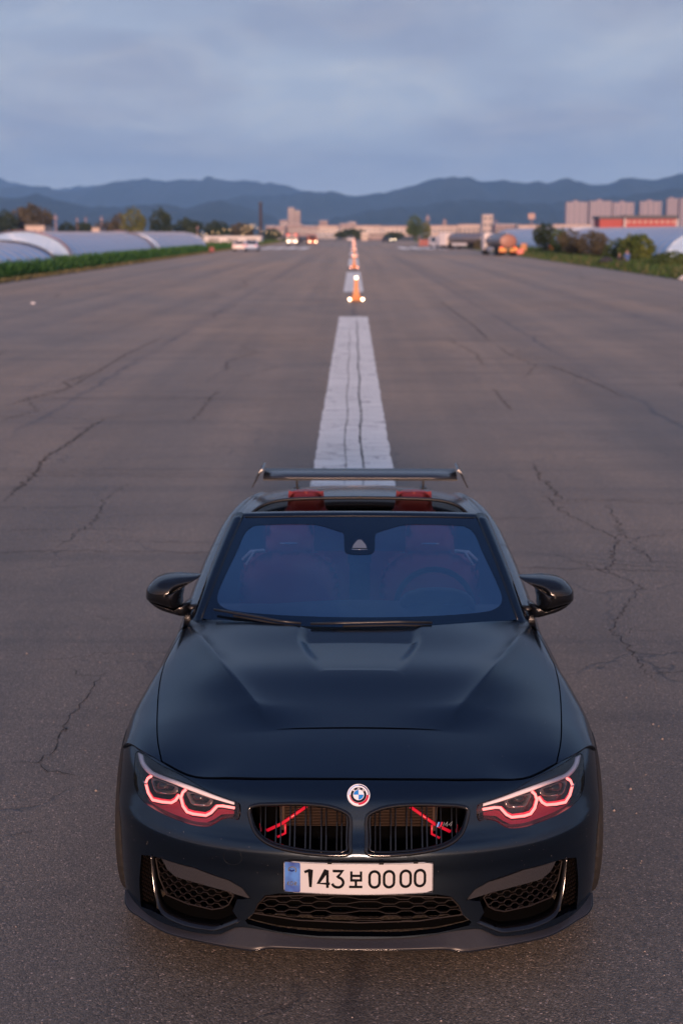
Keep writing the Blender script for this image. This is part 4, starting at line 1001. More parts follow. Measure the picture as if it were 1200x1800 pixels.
# open cracks: jagged slots of their own
crack_m = mat('crack_shadowed_fill', (.020, .018, .018), .95)
def crack(P, w, seed, rough=.06, nm='crack'):
    rr = random.Random(seed); pts = []
    for i in range(len(P)-1):
        a = np.array(P[i]); b = np.array(P[i+1]); L = np.linalg.norm(b-a); k = max(2, int(L/max(.05, L/40)))
        nrm = np.array((-(b-a)[1], (b-a)[0]))/max(L, 1e-6)
        for t in range(k): pts.append(a+(b-a)*t/k + nrm*rr.gauss(0, rough*.5) if (i or t) else a)
    pts.append(np.array(P[-1])); V = []; m = len(pts)
    for i, p in enumerate(pts):
        t = pts[min(i+1, m-1)]-pts[max(i-1, 0)]; t = t/max(1e-6, np.linalg.norm(t)); nn = np.array((-t[1], t[0]))
        ww = w*rr.uniform(.25, 1)*(min(i, m-1-i)/(m*.12) if min(i, m-1-i) < m*.12 else 1)+.0008
        V += [(*(p+nn*ww/2), .003), (*(p-nn*ww/2), .003)]
    return mobj(nm, V, [[2*i, 2*i+2, 2*i+3, 2*i+1] for i in range(m-1)], crack_m, runway)
CRACKS = [([(-3.49, 13.5), (-3.52, 15.14), (-3.67, 16.54), (-3.61, 17.46), (-3.61, 18.22), (-3.61, 19.04), (-3.56, 20.07)], 0.03), ([(-5.43, 21.26), (-5.21, 22.23), (-4.96, 23.2), (-4.89, 24.08), (-5.19, 24.82), (-5.07, 25.51), (-5.01, 26.57)], 0.035), ([(-4.89, 24.08), (-4.92, 25.51), (-4.94, 28.08), (-4.96, 30.75), (-4.88, 36.26)], 0.03), ([(-3.53, 19.94), (-3.28, 20.39), (-2.55, 20.6)], 0.01), ([(-1.78, 6.63), (-1.61, 6.65), (-1.58, 6.64), (-1.57, 6.73), (-1.54, 6.79), (-1.56, 6.97), (-1.56, 7.13), (-1.54, 7.1), (-1.57, 7.16), (-1.56, 7.35), (-1.54, 7.63), (-1.52, 8.03), (-1.49, 8.06)], 0.007), ([(-1.58, 6.64), (-1.51, 6.53), (-1.42, 6.52), (-1.34, 6.45)], 0.006), ([(-1.73, 8.17), (-1.66, 8.1), (-1.52, 8.05), (-1.45, 8.09)], 0.004), ([(-1.96, 9.33), (-1.81, 9.39), (-1.66, 9.32), (-1.53, 9.29)], 0.004), ([(-2.32, 19.34), (-2.27, 20.4), (-2.31, 22.41), (-2.28, 23.65)], 0.018), ([(-1.54, 5.78), (-1.47, 5.8), (-1.39, 5.82)], 0.004), ([(2.1, 15.96), (2.03, 15.01), (2.08, 14.16), (2.1, 13.69)], 0.022), ([(2.39, 23.96), (2.38, 22.45), (2.37, 20.84)], 0.022), ([(2.08, 23.26), (2.27, 22.77), (3.97, 22.62)], 0.01), ([(2.5, 13.55), (2.45, 12.85), (2.37, 12.09), (2.44, 11.93), (2.66, 12.05), (2.92, 12.1)], 0.012), ([(2.44, 11.93), (2.4, 11.53), (2.43, 11.05), (2.67, 11.01)], 0.01), ([(2.33, 18.32), (2.87, 18.43), (3.53, 18.28)], 0.01), ([(3.35, 55.83), (3.38, 46.71), (3.46, 40.88), (3.34, 34.41)], 0.05), ([(3.92, 28.4), (4.14, 26.11), (4.33, 24.15), (4.4, 22.47)], 0.03), ([(1.8, 13.6), (2.14, 13.57), (2.62, 13.76), (3.29, 13.7)], 0.008), ([(-3.45, 16.99), (-2.28, 17.23), (-0.85, 17.11)], 0.01), ([(-2.68, 11.82), (-1.88, 11.78), (-1.08, 11.72)], 0.007), ([(-2.51, 12.8), (-2.0, 12.92), (-1.31, 13.03)], 0.006), ([(1.72, 8.93), (1.9, 9.01), (2.15, 9.09)], 0.003)]
for i, (P, w) in enumerate(CRACKS): crack(P, w, i, .018 if P[0][1] < 8 else .05)
for y0, y1, x, w in ((13.6, 44, .10, .034), (13.6, 40, -.10, .016)):
    o = crack([(x + .015*math.sin(y*1.3), y) for y in np.linspace(y0, y1, 30)], w, int(x*100), .012); o.location.z = .003
rr = random.Random(77)
for i in range(110):
    y = 7.5*(12.5)**rr.random(); x = rr.uniform(-min(17, 2+y*.3), min(17, 2+y*.3)); w = .0022*y**.72*rr.uniform(.5, 1.1)
    if abs(x) < 1.4: continue
    if rr.random() < .62: L = rr.uniform(.4, 1.4)*y**.5; P = [(x+L*t, y+rr.uniform(-.03, .03)*y**.6) for t in (0, .3, .6, 1)]
    else: L = rr.uniform(.3, .9)*y**.7; P = [(x+rr.uniform(-.12, .12)*y**.4, y+L*t) for t in (0, .35, .7, 1)]
    crack(P, w, i+200, .012*y**.5)
for k, y in enumerate(np.linspace(14.0, 33, 34)):
    rr = random.Random(k); o = crack([(-.455, y), (-.455+rr.uniform(.3, .55)+rr.choice([0, .35]), y+rr.uniform(-.1, .1))], .014, k+90, .015); o.location.z = .003
# ---------------------------------------------------------------- verges
def leafmat(name, c0, c1, sc=.8):
    m = mat(name, c0, .65, spec=.25); vary(m, sc, c0, c1, .35, .65, 3); return m
grass_m = leafmat('verge_grass_blades', (.030, .075, .012), (.075, .12, .028), .5)
crop_m = leafmat('crop_leaves', (.022, .085, .014), (.055, .14, .03), .6)
dry_m = leafmat('dry_grass', (.10, .10, .04), (.20, .17, .09), .8)
def tufts(name, x0, x1, y0, y1, n, h0, h1, w, m, seed, lean=.4, hf=None, label=None):
    rr = np.random.RandomState(seed); X = rr.uniform(x0, x1, n); u = rr.uniform(0, 1, n)
    Y = y0*(y1/y0)**u; Hh = rr.uniform(h0, h1, n)
    if hf is not None: Hh *= np.array([hf(x, y) for x, y in zip(X, Y)])
    a = rr.uniform(0, 2*math.pi, n); W = w*(Y/y0)**.6; V = np.empty((n, 4, 3)); lx_ = rr.uniform(-lean, lean, n)*Hh; ly_ = rr.uniform(-lean, lean, n)*Hh
    b0 = rr.uniform(0, .6, n)*Hh
    V[:, 0] = np.stack([X-W*np.cos(a), Y-W*np.sin(a), b0-.12], 1); V[:, 1] = np.stack([X+W*np.cos(a), Y+W*np.sin(a), b0-.12], 1)
    V[:, 2] = np.stack([X+lx_*.5+W*.8*np.cos(a), Y+ly_*.5+W*.8*np.sin(a), Hh*.75], 1); V[:, 3] = np.stack([X+lx_, Y+ly_, Hh], 1)
    me = bpy.data.meshes.new(name); me.vertices.add(n*4); me.vertices.foreach_set('co', V.reshape(-1)); me.loops.add(n*6); me.polygons.add(n*2)
    idx = np.arange(n)[:, None]*4; me.loops.foreach_set('vertex_index', (idx+np.array([0,1,2,0,2,3])).reshape(-1))
    me.polygons.foreach_set('loop_start', np.arange(n*2)*3); me.polygons.foreach_set('loop_total', np.full(n*2, 3)); me.update(calc_edges=True); me.materials.append(m)
    o = bpy.data.objects.new(name, me); link(o); return tag(o, label, kind='stuff')
tufts('crop_leaves', -21.6, -19.0, 62, 300, 26000, .55, 1.15, .05, crop_m, 1, .5, lambda x, y: (1.0 if y < 190 else .75) * (.45 + .55*min(1, (-19.0-x)/.8)))
tufts('verge_grass', -19.3, -18.3, 58, 440, 9000, .06, .28, .03, dry_m, 2)
tufts('verge_grass', 18.3, 27, 66, 440, 34000, .25, .62, .045, grass_m, 3, .6, lambda x, y: .35+.65*min(1, (x-18.3)/1.5))
tufts('dry_grass', 18.2, 25, 66, 300, 6000, .15, .6, .03, dry_m, 4, .7, lambda x, y: .5+.5*min(1, (x-18.2)/1.5))
tufts('verge_grass', -60, -20, 200, 450, 9000, .3, .8, .09, grass_m, 5, .6)
# ---------------------------------------------------------------- trees and bushes
bark = mat('tree_bark', (.06, .045, .035), .9); vary(bark, 3, (.04, .03, .025), (.09, .07, .055))
LV = dict(dark=leafmat('dark_leaves', (.018, .034, .014), (.05, .065, .028), .35), mid=leafmat('mid_leaves', (.04, .075, .018), (.09, .12, .035), .35),
          yellow=leafmat('yellow_green_leaves', (.10, .12, .03), (.17, .17, .055), .35), brown=leafmat('brown_green_leaves', (.06, .055, .03), (.11, .09, .05), .35), bright=leafmat('bright_bush_leaves', (.05, .085, .014), (.13, .15, .03), .6))
def crown(name, lobes, m, parent, leaf, n, seed):
    rr = np.random.RandomState(seed); wts = np.array([(l[3]*l[4]*l[5])**.66 for l in lobes]); wts = wts/wts.sum()
    k = rr.choice(len(lobes), n, p=wts); Lb = np.array(lobes)[k]
    d = rr.normal(size=(n, 3)); d /= np.linalg.norm(d, axis=1)[:, None]; r = rr.uniform(.55, 1.0, n)**.5 * (1 + .12*np.sin(d[:, 0]*9+d[:, 2]*7+seed))
    C = Lb[:, :3] + d*Lb[:, 3:6]*r[:, None]; C[:, 2] = np.maximum(C[:, 2], .15)
    s_ = leaf*rr.uniform(.5, 1.4, n); a = rr.normal(size=(n, 3)); b = rr.normal(size=(n, 3)); a /= np.linalg.norm(a, axis=1)[:, None]; b -= a*(a*b).sum(1)[:, None]; b /= np.linalg.norm(b, axis=1)[:, None]
    V = np.stack([C+a*s_[:, None], C+b*s_[:, None]*.6, C-a*s_[:, None], C-b*s_[:, None]*.6], 1)
    me = bpy.data.meshes.new(name); me.vertices.add(n*4); me.vertices.foreach_set('co', V.reshape(-1)); me.loops.add(n*4); me.polygons.add(n)
    me.loops.foreach_set('vertex_index', np.arange(n*4)); me.polygons.foreach_set('loop_start', np.arange(n)*4); me.polygons.foreach_set('loop_total', np.full(n, 4)); me.update(calc_edges=True); me.materials.append(m)
    o = bpy.data.objects.new(name, me); return link(o, parent)
TREE_GROUP = 'trees in the fields beside the runway'
def tree(x, y, h, w, kind, label, cat='tree', name='tree', n=1500, trunk=True, seed=0, lobes=5, group=TREE_GROUP, base=.12):
    rr = random.Random(seed*7+3); t = empty(name, (x, y, -.1), 0, label, cat, group)
    if trunk:
        mb = MB(); mb.tube([(0, 0, 0), (.02*w, 0, h*.25), (-.02*w, 0, h*.6)], [.035*h, .025*h, .012*h], 7)
        for k in range(4):
            a = rr.uniform(0, 6.28); mb.tube([(0, 0, h*(.25+.08*k)), (w*.25*math.cos(a), w*.25*math.sin(a), h*(.5+.08*k))], [.014*h, .006*h], 5)
        mb.obj('trunk', bark, t, True)
    else:
        mb = MB()
        for k in range(5):
            a = rr.uniform(0, 6.28); mb.tube([(0, 0, 0), (w*.25*math.cos(a), w*.2*math.sin(a), h*.6)], [.02*h, .006*h], 5)
        mb.obj('stem', bark, t, True)
    L = []
    for k in range(lobes):
        if k == 0: L.append((0, 0, h*.56, w*.36, w*.34, h*.42))
        else:
            a = rr.uniform(0, 6.28); q = rr.uniform(.16, .30)*w; zz = rr.uniform(.30, .74)*h; s_ = rr.uniform(.16, .26)
            L.append((q*math.cos(a), q*math.sin(a), zz, s_*w, s_*w, s_*h*.9))
    crown('crown' if trunk else 'foliage', L, LV[kind], t, .045*max(h, w)*(1500/n)**.5*.9, n, seed); return t
DP = lambda px, d: (px-621)*d/2450          # lateral metres of a thing seen at distance d
for i, (px, d, top, wpx, kind, lab) in enumerate([
    (-30, 330, 372, 70, 'dark', 'dark tree cut by the left edge of the picture beyond the greenhouses'),
    (20, 330, 370, 44, 'dark', 'small olive tree just left of the big round crown'),
    (70, 340, 362, 68, 'brown', 'big round-crowned brown green tree above the far left greenhouses'),
    (127, 350, 390, 24, 'dark', 'low dark reddish tree beside the pale mast on the left'),
    (190, 350, 388, 34, 'brown', 'low tree left of the yellow green willow'),
    (216, 340, 377, 30, 'brown', 'olive tree touching the willow on its left side'),
    (241, 330, 366, 46, 'yellow', 'yellow green willow with hanging foliage above the greenhouses'),
    (288, 330, 368, 42, 'dark', 'tall dark tree directly right of the willow'),
    (334, 360, 385, 50, 'dark', 'dark broad tree behind the right end of the greenhouses'),
    (385, 380, 389, 48, 'dark', 'dark low tree above the first string lights'),
    (428, 390, 393, 46, 'brown', 'dark brown hedge tree left of the chimney'),
    (152, 360, 392, 40, 'dark', 'flat dark tree between the two pale masts'),
    (480, 430, 402, 34, 'dark', 'small dark tree right of the chimney foot'),
    (617, 500, 403, 46, 'dark', 'dark round tree at the end of the centre line'),
    (726, 450, 379, 28, 'mid', 'tall pointed green tree left of the white canopy'),
    (744, 455, 391, 18, 'yellow', 'small yellowish tree against the tall pointed one'),
    (690, 480, 408, 34, 'dark', 'low dark shrub tree near the crossing headlights'),
    ]):
    tree(DP(px, d), d, (2.63+d*math.tan(math.atan((900-top)/2450)-.19818))*1.06, wpx*d/2450*1.3, kind, lab, seed=i, n=1500)
for i, (px, d, top, wpx, kind, lab) in enumerate([
    (1108, 119, 409, 76, 'bright', 'bright green rounded bush behind the sitting people'),
    (1075, 124, 418, 50, 'mid', 'green bush joining the rounded bush on its left'),
    (1030, 135, 405, 62, 'brown', 'brown leafless looking bush in the middle of the right verge'),
    (995, 142, 401, 50, 'brown', 'brown bush right of the wooden post'),
    (950, 165, 390, 44, 'dark', 'tall dark green bush at the left end of the right hand hedge'),
    (975, 152, 400, 36, 'mid', 'olive bush behind the orange barrel'),
    (1170, 100, 440, 70, 'mid', 'low weedy bush near the right edge of the picture'),
    (815, 240, 414, 34, 'dark', 'low bush between the white van and the tank trucks'),
    (790, 250, 417, 30, 'mid', 'low bush beside the white van'),
    (838, 215, 420, 22, 'brown', 'dry low bush left of the nearer tank truck'),
    ]):
    tree(DP(px, d), d, 2.63+d*math.tan(math.atan((900-top)/2450)-.19818)+.1, wpx*d/2450*1.15, kind, lab, cat='bush', name='bush', n=2200 if wpx > 40 else 1100, trunk=False, seed=50+i, group='bushes along the right verge', lobes=7)
# ---------------------------------------------------------------- mountains
rock = mat('wooded_slope', (.03, .04, .028), .95, spec=.1); vary(rock, .004, (.022, .03, .018), (.05, .055, .035), .35, .65, 6)
def ridge(name, D, prof, seed, depth=1500, jag=.03):
    rr = random.Random(seed); xs = []; 
    px0, px1 = -2600, 3800; nx = 820; ny = 15
    P = [p[0] for p in prof]; Q = [p[1] for p in prof]; f = pchip(P, Q); V = []
    ph = [rr.uniform(0, 6.28) for _ in range(14)]
    def edge(px): 
        e = f(min(max(px, P[0]), P[-1]))
        if px < P[0]: e += (12+10*math.sin(px*.011+ph[0])+7*math.sin(px*.0037))*(1-math.exp((px-P[0])/260))*-.4
        if px > P[-1]: e += (10*math.sin(px*.012+ph[1])+7*math.sin(px*.0041))*(1-math.exp((P[-1]-px)/260))
        return e + 1.3*math.sin(px*.11+ph[2]) + .9*math.sin(px*.23+ph[3]) + .5*math.sin(px*.51+ph[4])
    for j in range(ny):
        v = j/(ny-1)
        for i in range(nx):
            px = px0+(px1-px0)*i/(nx-1); el = math.atan((900-edge(px))/2450)-.19818; top_ = max(4, 2.63+D*math.tan(el))
            sp = .5+.5*math.sin(px*.05+ph[5]+v*2+1.5*math.sin(px*.017+ph[6])); sp2 = .5+.5*math.sin(px*.13+ph[7]-v*3)
            prof_ = math.sin(min(1, v/.62)*math.pi/2)**1.15 if v <= .62 else 1-(v-.62)/.38*.9
            z = top_*prof_*(1 if abs(v-.62) < .04 else 1-.20*sp*(1-abs(2*v-1))-.08*sp2*(1-abs(2*v-1)))
            V.append((DP(px, D), D+(v-.62)*depth + rr.uniform(-10, 10), z-2 if 0 < j < ny-1 else -8))
    return mobj(name, V, [[j*nx+i, j*nx+i+1, (j+1)*nx+i+1, (j+1)*nx+i] for j in range(ny-1) for i in range(nx-1)], rock, None, True, kind='structure')
ridge('mountains', 10200, [(0,302),(30,312),(60,322),(110,328),(150,322),(200,322),(300,335),(500,352),(700,352),(900,340),(1200,340)], 1)
ridge('mountains', 8200, [(0,330),(40,323),(85,321),(110,330),(150,329),(180,322),(215,314),(250,308),(300,311),(350,309),(400,310),(440,312),(480,317),(515,323),(545,333),(600,339),(640,342),(760,352),(900,350),(1050,345),(1200,345)], 2)
ridge('mountains', 6400, [(0,372),(200,366),(330,366),(380,358),(410,346),(435,337),(470,340),(500,337),(560,332),(600,338),(630,339),(680,331),(710,325),(740,313),(760,308),(790,307),(810,304),(840,312),(870,311),(900,313),(945,316),(985,310),(1010,313),(1045,320),(1075,311),(1090,306),(1120,309),(1150,307),(1180,303),(1200,299)], 3)
ridge('hills', 4700, [(0,348),(40,342),(70,336),(110,347),(150,356),(200,360),(240,357),(280,356),(330,361),(360,354),(385,349),(420,356),(460,368),(500,384),(540,388),(600,378),(650,366),(720,359),(780,350),(830,346),(900,353),(960,352),(1010,345),(1080,341),(1130,332),(1200,323)], 4)
# ---------------------------------------------------------------- town
wall_c = mat('cream_wall', (.52, .42, .36), .8); vary(wall_c, .3, (.46, .37, .32), (.58, .48, .42))
wall_p = mat('pink_grey_wall', (.28, .21, .21), .8); vary(wall_p, .3, (.24, .18, .18), (.33, .25, .24))
wall_g = mat('grey_wall', (.30, .29, .31), .8)
apt_w = mat('apartment_wall', (.36, .29, .30), .8)
win_m = mat('dark_window', (.03, .035, .05), .15)
roof_b = mat('blue_roof', (.22, .30, .42), .5); roof_w = mat('white_roof', (.62, .60, .60), .6); roof_d = mat('dark_roof', (.06, .06, .07), .6)
red_w = mat('red_cladding', (.38, .045, .03), .6)
ZT = lambda top, d: 2.63 + d*math.tan(math.atan((900-top)/2450)-.19818)
def block(px0, px1, top, d, m, lab, name='industrial_building', cat='building', depth=24, roof=roof_w, storeys=2, bays=6, group=None, bottom=-.2, lit=None, pitched=False):
    x0, x1, z1 = DP(px0, d), DP(px1, d), ZT(top, d); t = empty(name, ((x0+x1)/2, d, 0), 0, lab, cat, group); w = (x1-x0)/2
    MB().box(-w, w, 0, depth, bottom, z1-.3).obj('wall', m, t)
    if pitched: MB().add([(-w-.4,-.5,z1-.6),(w+.4,-.5,z1-.6),(w+.4,depth/2,z1+1.2),(-w-.4,depth/2,z1+1.2),(-w-.4,depth+.5,z1-.6),(w+.4,depth+.5,z1-.6),(-w-.4,-.5,z1-.8),(w+.4,-.5,z1-.8)], [(0,1,2,3),(3,2,5,4),(6,7,1,0),(0,3,4),(1,5,2)]).obj('roof', roof, t)
    else:
        MB().box(-w-.25, w+.25, -.25, depth+.25, z1-.3, z1).obj('roof', roof, t)
    pane = None
    for s_ in range(storeys):
        for b_ in range(bays):
            xw = -w + (b_+.5)*2*w/bays; hz_ = (z1-.8)/storeys; zc_ = .4+hz_*(s_+.5); ww = w/bays*.55
            if pane is None: pane = MB().box(-ww, ww, -.06, .02, -hz_*.22, hz_*.22).obj('window', win_m, t); o = pane
            else: o = pane.copy(); link(o, t)
            o.location = (xw, 0, zc_)
    return t
TG = 'low town buildings beyond the runway end'
for a in [(470, 503, 397, 880, wall_p, 'low pinkish works building at the left end of the town'),
          (503, 532, 394, 900, wall_p, 'low block at the foot of the twin tower'),
          (532, 560, 397, 860, wall_p, 'greyish pink low block right of the tower'),
          (560, 595, 396, 840, wall_c, 'bright cream hall above the blue shed roof'),
          (597, 624, 393, 930, wall_p, 'dull pink building behind the centre line trees'),
          (624, 668, 396, 900, wall_c, 'long cream hall right of the centre line'),
          (669, 722, 397, 940, wall_c, 'long cream hall left of the tall pointed tree'),
          (750, 800, 396, 900, wall_c, 'cream hall above the white canopy'),
          (801, 838, 394, 920, wall_c, 'cream hall left of the square water tower'),
          (864, 903, 394, 900, wall_p, 'pinkish hall right of the square tower'),
          (904, 942, 395, 880, wall_c, 'cream hall behind the panel mast'),
          (964, 1028, 394, 860, wall_c, 'small warm lit houses below the apartment towers')]:
    block(*a, storeys=1, bays=max(4, int((a[1]-a[0])/7)), group=TG, roof=wall_p if a[4] is wall_c else roof_w)
block(508, 519, 365, 1250, wall_p, 'taller half of the pink twin tower above the town', name='tower_block', depth=14, storeys=7, bays=2)
block(519, 529, 370, 1255, wall_p, 'lower right half of the pink twin tower', name='tower_block', depth=14, storeys=6, bays=2)
block(494, 508, 387, 1240, wall_p, 'podium left of the pink twin tower', name='tower_block', depth=14, storeys=2, bays=2)
block(562, 576, 388, 1100, wall_p, 'small raised roof block above the cream hall', depth=12, storeys=1, bays=2)
block(612, 625, 390, 1100, wall_p, 'small pink roof block above the centre line', depth=12, storeys=1, bays=2)
block(842, 860, 377, 1150, wall_c, 'square pale tower standing above the halls', name='tower_block', depth=16, storeys=3, bays=2)
for px, top, lab in ((748, 377, 'dark pagoda shaped spire right of the tall green tree'), (777, 384, 'reddish pointed spire right of the darker one')):
    d = 1000; t = empty('spire', (DP(px, d), d, 0), 0, lab, 'tower'); z = ZT(top, d); MB().box(-1.2, 1.2, -1.2, 1.2, 0, z*.75).obj('shaft', roof_d if px < 760 else wall_p, t)
    MB().loft([[(-1.6, -1.6, z*.75), (1.6, -1.6, z*.75), (1.6, 1.6, z*.75), (-1.6, 1.6, z*.75)], [(-.15, -.15, z), (.15, -.15, z), (.15, .15, z), (-.15, .15, z)]]).obj('roof', wall_p, t)
# sheds with blue and white roofs, middle distance
SG = 'sheds at the runway end'
for a, rf in [((556, 592, 411, 560, wall_g, 'pale blue roofed shed below the cream hall'), roof_b), ((601, 612, 411, 540, wall_g, 'tiny white shed left of the end tree'), roof_w),
              ((634, 646, 408, 470, wall_c, 'small yellowish kiosk right of the centre line'), roof_w), ((482, 498, 409, 520, wall_g, 'grey shed below the string lights'), roof_b),
              ((363, 461, 415, 330, roof_w, 'long low white shed behind the two parked cars'), roof_w), ((648, 672, 411, 520, wall_p, 'dull shed with a pinkish front'), roof_d),
              ((55, 88, 394, 300, wall_c, 'small cream house in front of the big round tree'), roof_d), ((170, 183, 398, 310, wall_c, 'tiny house with a lit window in the left trees'), roof_d),
              ((925, 938, 412, 260, wall_g, 'small white and blue cabin left of the dark bush'), roof_b), ((886, 928, 406, 420, roof_d, 'dark low shed behind the tank trucks'), roof_d)]:
    block(*a, storeys=1, bays=3, depth=8, roof=rf, name='shed', group=SG)
# apartment towers with vertical strips
for a, lab in [((985, 1022, 355), 'leftmost broad apartment slab of the row on the right'), ((1025, 1063, 353.5), 'second apartment slab from the left'), ((1065, 1101, 356), 'third apartment slab, standing right against the second'),
               ((1111, 1148, 354), 'apartment slab standing alone above the red hall'), ((1157, 1176, 349), 'slim pale apartment tower right of the lone slab'), ((1179, 1202, 348.5), 'apartment tower cut by the right edge of the picture'), ((1210, 1240, 350), 'apartment tower outside the right edge')]:
    d = 1700; x0, x1, z1 = DP(a[0], d), DP(a[1], d), ZT(a[2], d); t = empty('apartment_tower', ((x0+x1)/2, d, 0), 0, lab, 'apartment building', 'apartment towers on the right'); w = (x1-x0)/2
    MB().box(-w, w, 0, 14, 0, z1).obj('wall', apt_w, t); MB().box(-w*.3, w*.1, 3, 9, z1, z1+2).obj('roof_house', apt_w, t); k = max(3, int(w/2.6)); st_ = None
    for i in range(k):
        xw = -w+(i+.5)*2*w/k
        if st_ is None:
            mb = MB()
            for fl in range(int(z1/2.9)): mb.box(-w/k*.55, w/k*.55, -.10, .2, 1+fl*2.9, 2.5+fl*2.9)
            st_ = mb.obj('balcony_stack', win_m if False else wall_g, t); o = st_
            dk = mat('balcony_shade_glass', (.08, .08, .12), .3) if 'balcony_shade_glass' not in MATS else MATS['balcony_shade_glass']; st_.data.materials[0] = dk
        else: o = st_.copy(); link(o, t)
        o.location = (xw, 0, 0)
# red hall
t = empty('red_hall', (DP(1108, 520), 520, 0), 0, 'long red hall with grey roof in front of the apartment towers', 'building')
d = 520; xa, xb, xc, xd = [DP(p, d)-DP(1108, d) for p in (1043, 1083, 1086, 1172)]
MB().box(xa, xb, 0, 12, 0, ZT(385, d)).obj('wall', red_w, t); MB().box(xc, xd, -2, 12, 0, ZT(385, d)).obj('wall', red_w, t)
MB().box(xa-.5, xb+.2, -.6, 12.5, ZT(385, d), ZT(380, d)).obj('roof', roof_d, t); MB().box(xc-.3, xd+.5, -2.6, 12.5, ZT(385, d), ZT(378.5, d)).obj('roof', roof_d, t)
MB().box(xc-.6, xc, -2.2, -1.9, 0, ZT(383, d)).obj('pillar', roof_w, t); MB().box(xd, xd+.6, -2.2, -1.9, 0, ZT(379, d)).obj('pillar', roof_w, t)
st_ = None
for i in range(9):
    xx = xc + (i+.5)*(xd-xc)/9
    if st_ is None: st_ = MB().box(-.55, .55, -2.08, -1.98, ZT(392, d), ZT(388.5, d)).obj('window', wall_c, t); o = st_
    else: o = st_.copy(); link(o, t)
    o.location = (xx, 0, 0)
# chimney and masts
t = empty('chimney', (DP(461, 560), 560, 0), 0, 'tall dark chimney left of the pink twin tower', 'chimney'); z = ZT(355, 560)
MB().tube([(0, 0, 0), (0, 0, z*.5), (0, 0, z-.8)], [.75, .62, .55], 10).obj('stack', mat('sooty_brick', (.055, .04, .04), .9), t, True); MB().tube([(0, 0, z-.8), (0, 0, z)], .68, 10).obj('cap', roof_d, t)
mast_m = mat('pinkish_steel', (.40, .27, .25), .6)
def mast(px, top, d, r, lab, head=None):
    t = empty('mast', (DP(px, d), d, 0), 0, lab, 'mast', 'pale masts in the fields'); z = ZT(top, d); MB().tube([(0, 0, 0), (0, 0, z)], [r, r*.6], 6).obj('pole', mast_m, t, True)
    MB().box(-r*3.2, r*3.2, -.05, .05, z*.86, z*.89).obj('crossarm', mast_m, t)
    if head: MB().box(-head[0], head[0], -.2, .2, z-head[1], z).obj('head_panel', mast_m, t)
mast(108, 376, 300, .16, 'thickest pale mast right of the big round tree'); mast(145, 381, 340, .09, 'thin pale mast second from the left'); mast(160, 380, 360, .09, 'thin pale mast between the two thin ones'); mast(187, 379, 330, .12, 'pale mast left of the willow')
mast(352, 396, 300, .09, 'short mast above the right end of the greenhouses'); mast(926, 375, 330, .14, 'mast with a square head above the tank trucks', (.75, 1.3)); mast(497, 396, 500, .2, 'short thick mast left of the cream hall')
mast(865, 386, 800, .3, 'thin mast right of the square pale tower')
t = empty('wooden_post', (DP(958, 185), 185, 0), 0, 'brown wooden post standing behind the orange barrel', 'post'); MB().tube([(0, 0, 0), (0, 0, 2.6)], [.16, .12], 8).obj('post', mat('weathered_wood', (.16, .09, .07), .8), t, True); MB().box(-.25, .25, -.04, .04, 2.3, 2.42).obj('crossbar', MATS['weathered_wood'], t)
# ---------------------------------------------------------------- greenhouse tunnels
film = mat('greenhouse_film', (.20, .37, .62), .22, 0, 1); bump(film, noise(film, .8, 5, .6, None, 1.5), .05, .5)
afterglow_m = mat('afterglow_pink_film', (.42, .28, .26), .22, spec=.8); bump(afterglow_m, noise(afterglow_m, 2.2, 5, .65), .22, 1)  # pink base colour paints the sunset reflected on the plastic
def tunnel(xc, hw, h, y0, y1, lab, pink_ends=(), dark=False):
    """plastic tunnel running alongside the runway from y0 to y1"""
    t = empty('greenhouse_tunnel', (xc, y0, -.1), 0, lab, 'greenhouse', 'plastic greenhouse tunnels'); L = y1-y0
    A = [(hw*math.cos(a), (h+.1)*math.sin(a)**.8 if math.sin(a) > 1e-6 else 0) for a in np.linspace(0, PI, 25)]
    n = max(8, int(L/1.5))
    MB().loft([[(x, L*i/n, z*(1-.014*(i % 2))) for x, z in A] for i in range(n+1)], closed=False).obj('film_cover', film, t, True)
    for yy in (0, L): MB().add([(x, yy, z) for x, z in A], [list(range(25))]).obj('end_wall', film, t)
    r0 = None; k = min(24, int(L/2.2))
    for i in range(k+1):
        if r0 is None: r0 = MB().tube([(x*1.004, 0, z*1.006+.01) for x, z in A], .03, 5).obj('hoop', hoop_m, t); o = r0
        else: o = r0.copy(); link(o, t)
        o.location.y = L*i/k
    if dark: MB().tube([(x*1.01, L, z*1.015) for x, z in A], .10, 6).obj('end_hoop', trim_black, t, True)
    rr = random.Random(int(y0))
    for g in pink_ends:
        yy = 0 if g == 0 else L-1.5
        MB().loft([[(x*(1.01+.02*rr.random()), yy-.1+(1.5 if g else .7)*i/8, z*(1.01+.05*rr.random())+.04) for x, z in A[2:23]] for i in range(9)], closed=False).obj('afterglow_band', afterglow_m, t)  # added pink band carrying the painted afterglow reflection
    return t
hoop_m = mat('hoop_pipe', (.20, .24, .32), .5)
tunnel(-23.7, 3.9, 2.0, 58, 95, 'nearest greenhouse tunnel on the left, dark hoop at its far end', dark=True)
tunnel(-24.2, 3.75, 2.62, 103, 147, 'second greenhouse tunnel along the left verge, sunset reflection painted as pink bands at both ends', (0, 1))
tunnel(-24.2, 3.75, 2.62, 151, 198, 'third greenhouse tunnel along the left verge, ending before the two parked cars')
tunnel(-33, 4, 2.3, 84, 140, 'greenhouse tunnel in the second row on the left, nearer one')
tunnel(-33, 4, 2.6, 143, 215, 'greenhouse tunnel in the second row on the left, farther one')
tunnel(-42, 4, 2.6, 120, 215, 'greenhouse tunnel in the third row on the left')
tunnel(-51, 4, 2.6, 150, 230, 'greenhouse tunnel in the fourth row at the left edge')
tunnel(32, 5.6, 3.15, 121, 190, 'pale blue greenhouse tunnel at the right edge behind the rounded bush')
